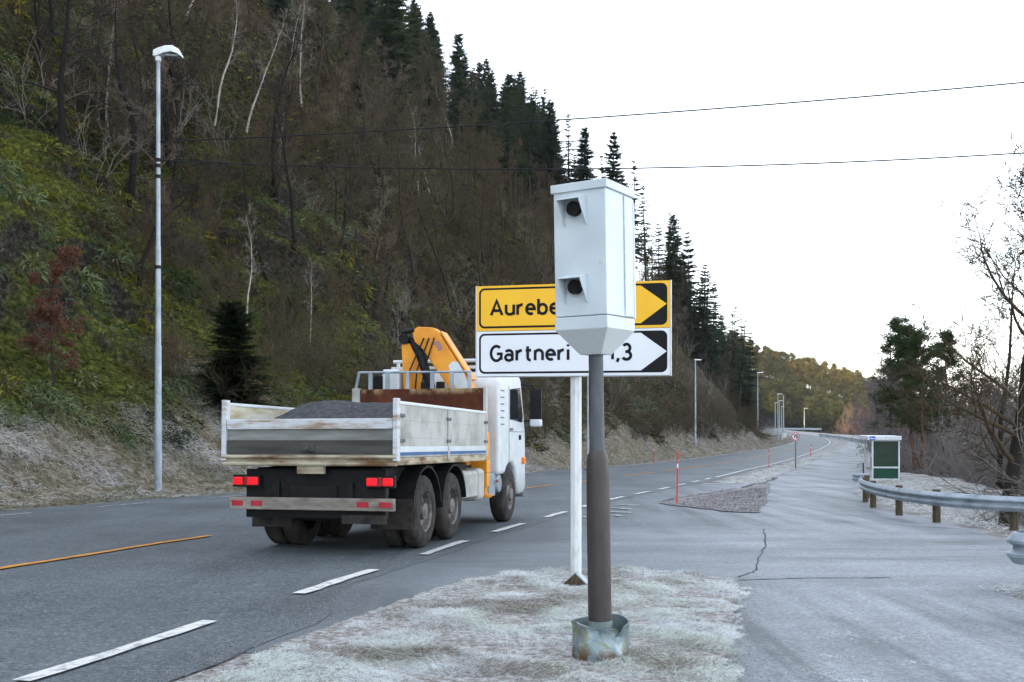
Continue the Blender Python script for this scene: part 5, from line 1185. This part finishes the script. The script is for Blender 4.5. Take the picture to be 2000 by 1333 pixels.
hh = (917 - 853) * 61 / F; MB().lathe([(.045, -.1), (.045, hh + .2)], 10, (0, .05, 0)).build('post', M['galvdark'], t, True)
b = MB(); rr = 8.8 * 61 / F; b.lathe([(rr, 0), (rr, .02)], 40, (0, 0, hh), 'y', 0); face(b, [(rr * .93 * math.cos(a), hh + rr * .93 * math.sin(a)) for a in np.linspace(0, 6.2832, 41)[:-1]], -.004, 1); face(b, [(rr * .72 * math.cos(a), hh + rr * .72 * math.sin(a)) for a in np.linspace(0, 6.2832, 41)[:-1]], -.008, 2)
write(b, '70', -rr * .45, hh - rr * .40, rr * .82, -.012, 3, .24, .22, 1.0); b.build('sign_disc', [M['sgrey'], M['redring'], M['sw'], M['sk']], t)
# ------------------------------------------------------------ guard rails
def wbeam(pts, ztop, h=.31, n=8, flip=1, arcend=False):
    # smooth path, W profile swept; bulges towards the road (flip)
    P = [Vector((x, y)) for x, y in pts]; Q = []
    for i in range(len(P) - 1):
        a, b_, c, d = P[max(i - 1, 0)], P[i], P[i + 1], P[min(i + 2, len(P) - 1)]
        for k in range(n):
            t = k / n; Q.append(.5 * ((2 * b_) + (c - a) * t + (2 * a - 5 * b_ + 4 * c - d) * t * t + (3 * b_ - a - 3 * c + d) * t ** 3))
    Q.append(P[-1]); prof = [(.0, 0), (.012, .015), (.07, .24 * .31 / .31), (.07, .33), (.015, .44), (.015, .56), (.07, .67), (.07, .76), (.012, .985), (0, 1)]
    b = MB(); V = []; m = len(prof)
    for i, q in enumerate(Q):
        d = (Q[min(i + 1, len(Q) - 1)] - Q[max(i - 1, 0)]).normalized(); nn = Vector((-d.y, d.x)) * flip; z0 = float(g(q.y)) + ztop - h
        for u, v in prof: V.append((q.x + nn.x * u, q.y + nn.y * u, z0 + v * h))
    k = len(V); V2 = []
    for i, q in enumerate(Q):
        d = (Q[min(i + 1, len(Q) - 1)] - Q[max(i - 1, 0)]).normalized(); nn = Vector((-d.y, d.x)) * flip; z0 = float(g(q.y)) + ztop - h
        for u, v in prof: V2.append((q.x + nn.x * (u - .006), q.y + nn.y * (u - .006), z0 + v * h))
    f = [(i * m + j, i * m + j + 1, (i + 1) * m + j + 1, (i + 1) * m + j) for i in range(len(Q) - 1) for j in range(m - 1)]
    f2 = [tuple(k + x for x in q[::-1]) for q in f]
    rim = [(i * m, (i + 1) * m, k + (i + 1) * m, k + i * m) for i in range(len(Q) - 1)] + [(i * m + m - 1, k + i * m + m - 1, k + (i + 1) * m + m - 1, (i + 1) * m + m - 1) for i in range(len(Q) - 1)]
    b.add(V + V2, f + f2 + rim); return b, Q
def rail(label, pts, ztop, h, posts, flip, wd=.1):
    t = thing('guard_rail', label, 'guard rail', (0, 0, 0))
    b, Q = wbeam(pts, ztop, h, 8, flip); bm_ = b.build('beam', M['rail'], t, True, angle=22)
    for x, y, dx, dy in posts:
        z = float(gz(x, y)); b = MB(); zt2 = float(g(y)) + ztop + .03
        b.lathe([(wd * .75, z - .2 - 0), (wd * .75, zt2 - .01), (wd * .6, zt2)], 12, (x, y, 0)); b.build('post', M['wood'], t, True)
    return t, Q
path1 = [(14.5, 14.6), (11.5, 15.9), (9.2, 17.15), (8.35, 18.6), (8.15, 20.5), (8.45, 23.0), (9.15, 26.0), (10.05, 28.6), (10.9, 30.4), (11.2, 31.6), (11.05, 32.2)]
t, Q = rail('long frosted guard rail curving round the corner by the bus shelter', path1, .63, .27, [(11.2, 16.25, 0, 0), (8.95, 17.75, 0, 0), (8.36, 19.6, 0, 0), (8.4, 21.6, 0, 0), (8.78, 24.2, 0, 0), (9.45, 26.6, 0, 0), (10.2, 28.6, 0, 0)], 1)
for i in (18, 26, 33, 40, 47, 54, 61):
    if i < len(Q): 
        q = Q[i]; d = (Q[i + 1] - q).normalized(); nn = Vector((-d.y, d.x)); z0 = float(g(q.y)) + .465
        b = MB(); b.tube([(q.x + nn.x * .01, q.y + nn.y * .01, z0), (q.x + nn.x * .03, q.y + nn.y * .03, z0)], .02, 8); b.build('bolt', M['galvdark'], t)
rail('guard rail end with a rounded nose at the right edge of the photo', [(8.5, 10.25), (6.6, 10.15), (5.45, 10.05), (5.05, 9.92), (4.93, 9.72), (5.05, 9.52), (5.45, 9.40), (6.6, 9.25), (8.5, 9.0)], .69, .31, [(6.4, 9.7, 0, 0)], -1)
def gp(x, y): return p2g(x, y)
q1 = [gp(1676, 932), gp(1684, 928), gp(1690, 921), gp(1688, 912), gp(1686, 902)]
rail('short curled guard rail end beside the path left of the bus shelter', [(q[0], q[1]) for q in q1], .62, .3, [(q1[0][0] + .5, q1[0][1] + .6, 0, 0), (q1[3][0] + .5, q1[3][1], 0, 0)], 1)
q2 = [gp(1690, 869), gp(1682, 867), gp(1660, 863), gp(1635, 858.5), gp(1612, 855.0), gp(1600, 853.5)]
rail('distant guard rail on the outside of the road bend', q2, .75, .6, [(q[0] + .6, q[1] + .4, 0, 0) for q in q2[::1]], 1, .2)
q3 = [(XE(Y) + 3.0, Y) for Y in (330, 345, 360, 372)]
rail('farthest guard rail beyond the last bend', [(112., 360.), (108., 366.), (103., 368.), (96., 366.)], .9, .7, [(110., 364., 0, 0), (100., 368., 0, 0)], 1, .25)
# ------------------------------------------------------------ bus shelter
Yb = 43.1; pl, pr_ = Pt(1703, 938, Yb), Pt(1757, 938, Yb); sw = pr_.x - pl.x; sh = (938 - 852) * Yb / F; z0 = pl.z
bs = thing('bus_shelter', 'small white bus shelter with green panels beside the path', 'bus shelter', (pl.x, Yb, z0), math.radians(-2))
fr = .065; zm = sh * .285; zr = sh * .905; dp = 1.0
b = MB()
for xx, yy2 in ((0, 0), (sw - fr, 0), (0, dp), (sw - fr, dp)): b.box(xx, xx + fr, yy2, yy2 + fr, -.05, zr)
for yy2 in (0,): 
    b.box(fr, sw - fr, yy2 + .003, yy2 + fr - .003, 0, .06); b.box(fr, sw - fr, yy2 + .003, yy2 + fr - .003, zm - .035, zm + .035); b.box(fr, sw - fr, yy2 + .003, yy2 + fr - .003, zr - .05, zr)
for xx in (sw - fr,): b.box(xx + .003, xx + fr - .003, fr, dp, zm - .035, zm + .035); b.box(xx + .003, xx + fr - .003, fr, dp, 0, .06)
b.box(.004, fr - .004, fr, dp, zr - .05, zr - .003); b.box(.004, fr - .004, fr, dp, .0, .05); b.build('frame', M['shelter'], bs, bevel=.006)
b = MB(); b.box(fr, sw - fr, .025, .04, .06, zm - .035); b.box(sw - .04, sw - .025, fr, dp, .06, zm - .035); b.build('lower_panel', M['gpanel'], bs)
b = MB(); b.box(fr, sw - fr, .028, .036, zm + .035, zr - .05); b.box(sw - .036, sw - .028, fr, dp, zm + .035, zr - .05); b.build('upper_panel', M['gglass'], bs)
b = MB(); b.box(-.22, sw + .04, -.12, dp + .1, zr, sh); b.build('roof', M['shelter'], bs, bevel=.02)
b = MB(); b.box(-.14, .09, -.135, -.121, zr + .015, sh - .01, 0); b.box(-.11, .06, -.139, -.136, zr + .055, zr + .095, 1); b.box(-.11, -.06, -.139, -.136, zr + .1, zr + .12, 1); b.build('name_plate', [M['bluesign'], M['sw']], bs)
# small road furniture at the far bend
p = Pt(1528, 872, 195); t = thing('roadside_cabinet', 'small pale roadside cabinet on a post by the rock at the far bend', 'cabinet', p)
b = MB(); b.box(-.09, .09, -.1, .1, -.1, 2.6); b.build('post', M['tw'], t); b = MB(); b.box(.095, .8, -.15, .15, 1.7, 2.6); b.build('housing', M['lampw'], t, bevel=.04)

# ------------------------------------------------------------ thin winter haze in the valley
t = bpy.data.materials.new('thin_haze'); t.use_nodes = True; nt = t.node_tree; nt.nodes.remove(nt.nodes['Principled BSDF'])
pv = nt.nodes.new('ShaderNodeVolumePrincipled'); pv.inputs['Color'].default_value = (.86, .9, .96, 1); pv.inputs['Density'].default_value = .0001
nt.links.new(pv.outputs[0], nt.nodes['Material Output'].inputs['Volume'])
o = MB().box(-800, 1000, -75, 910, -18, 160).build('haze', t); tag(o, kind='stuff')
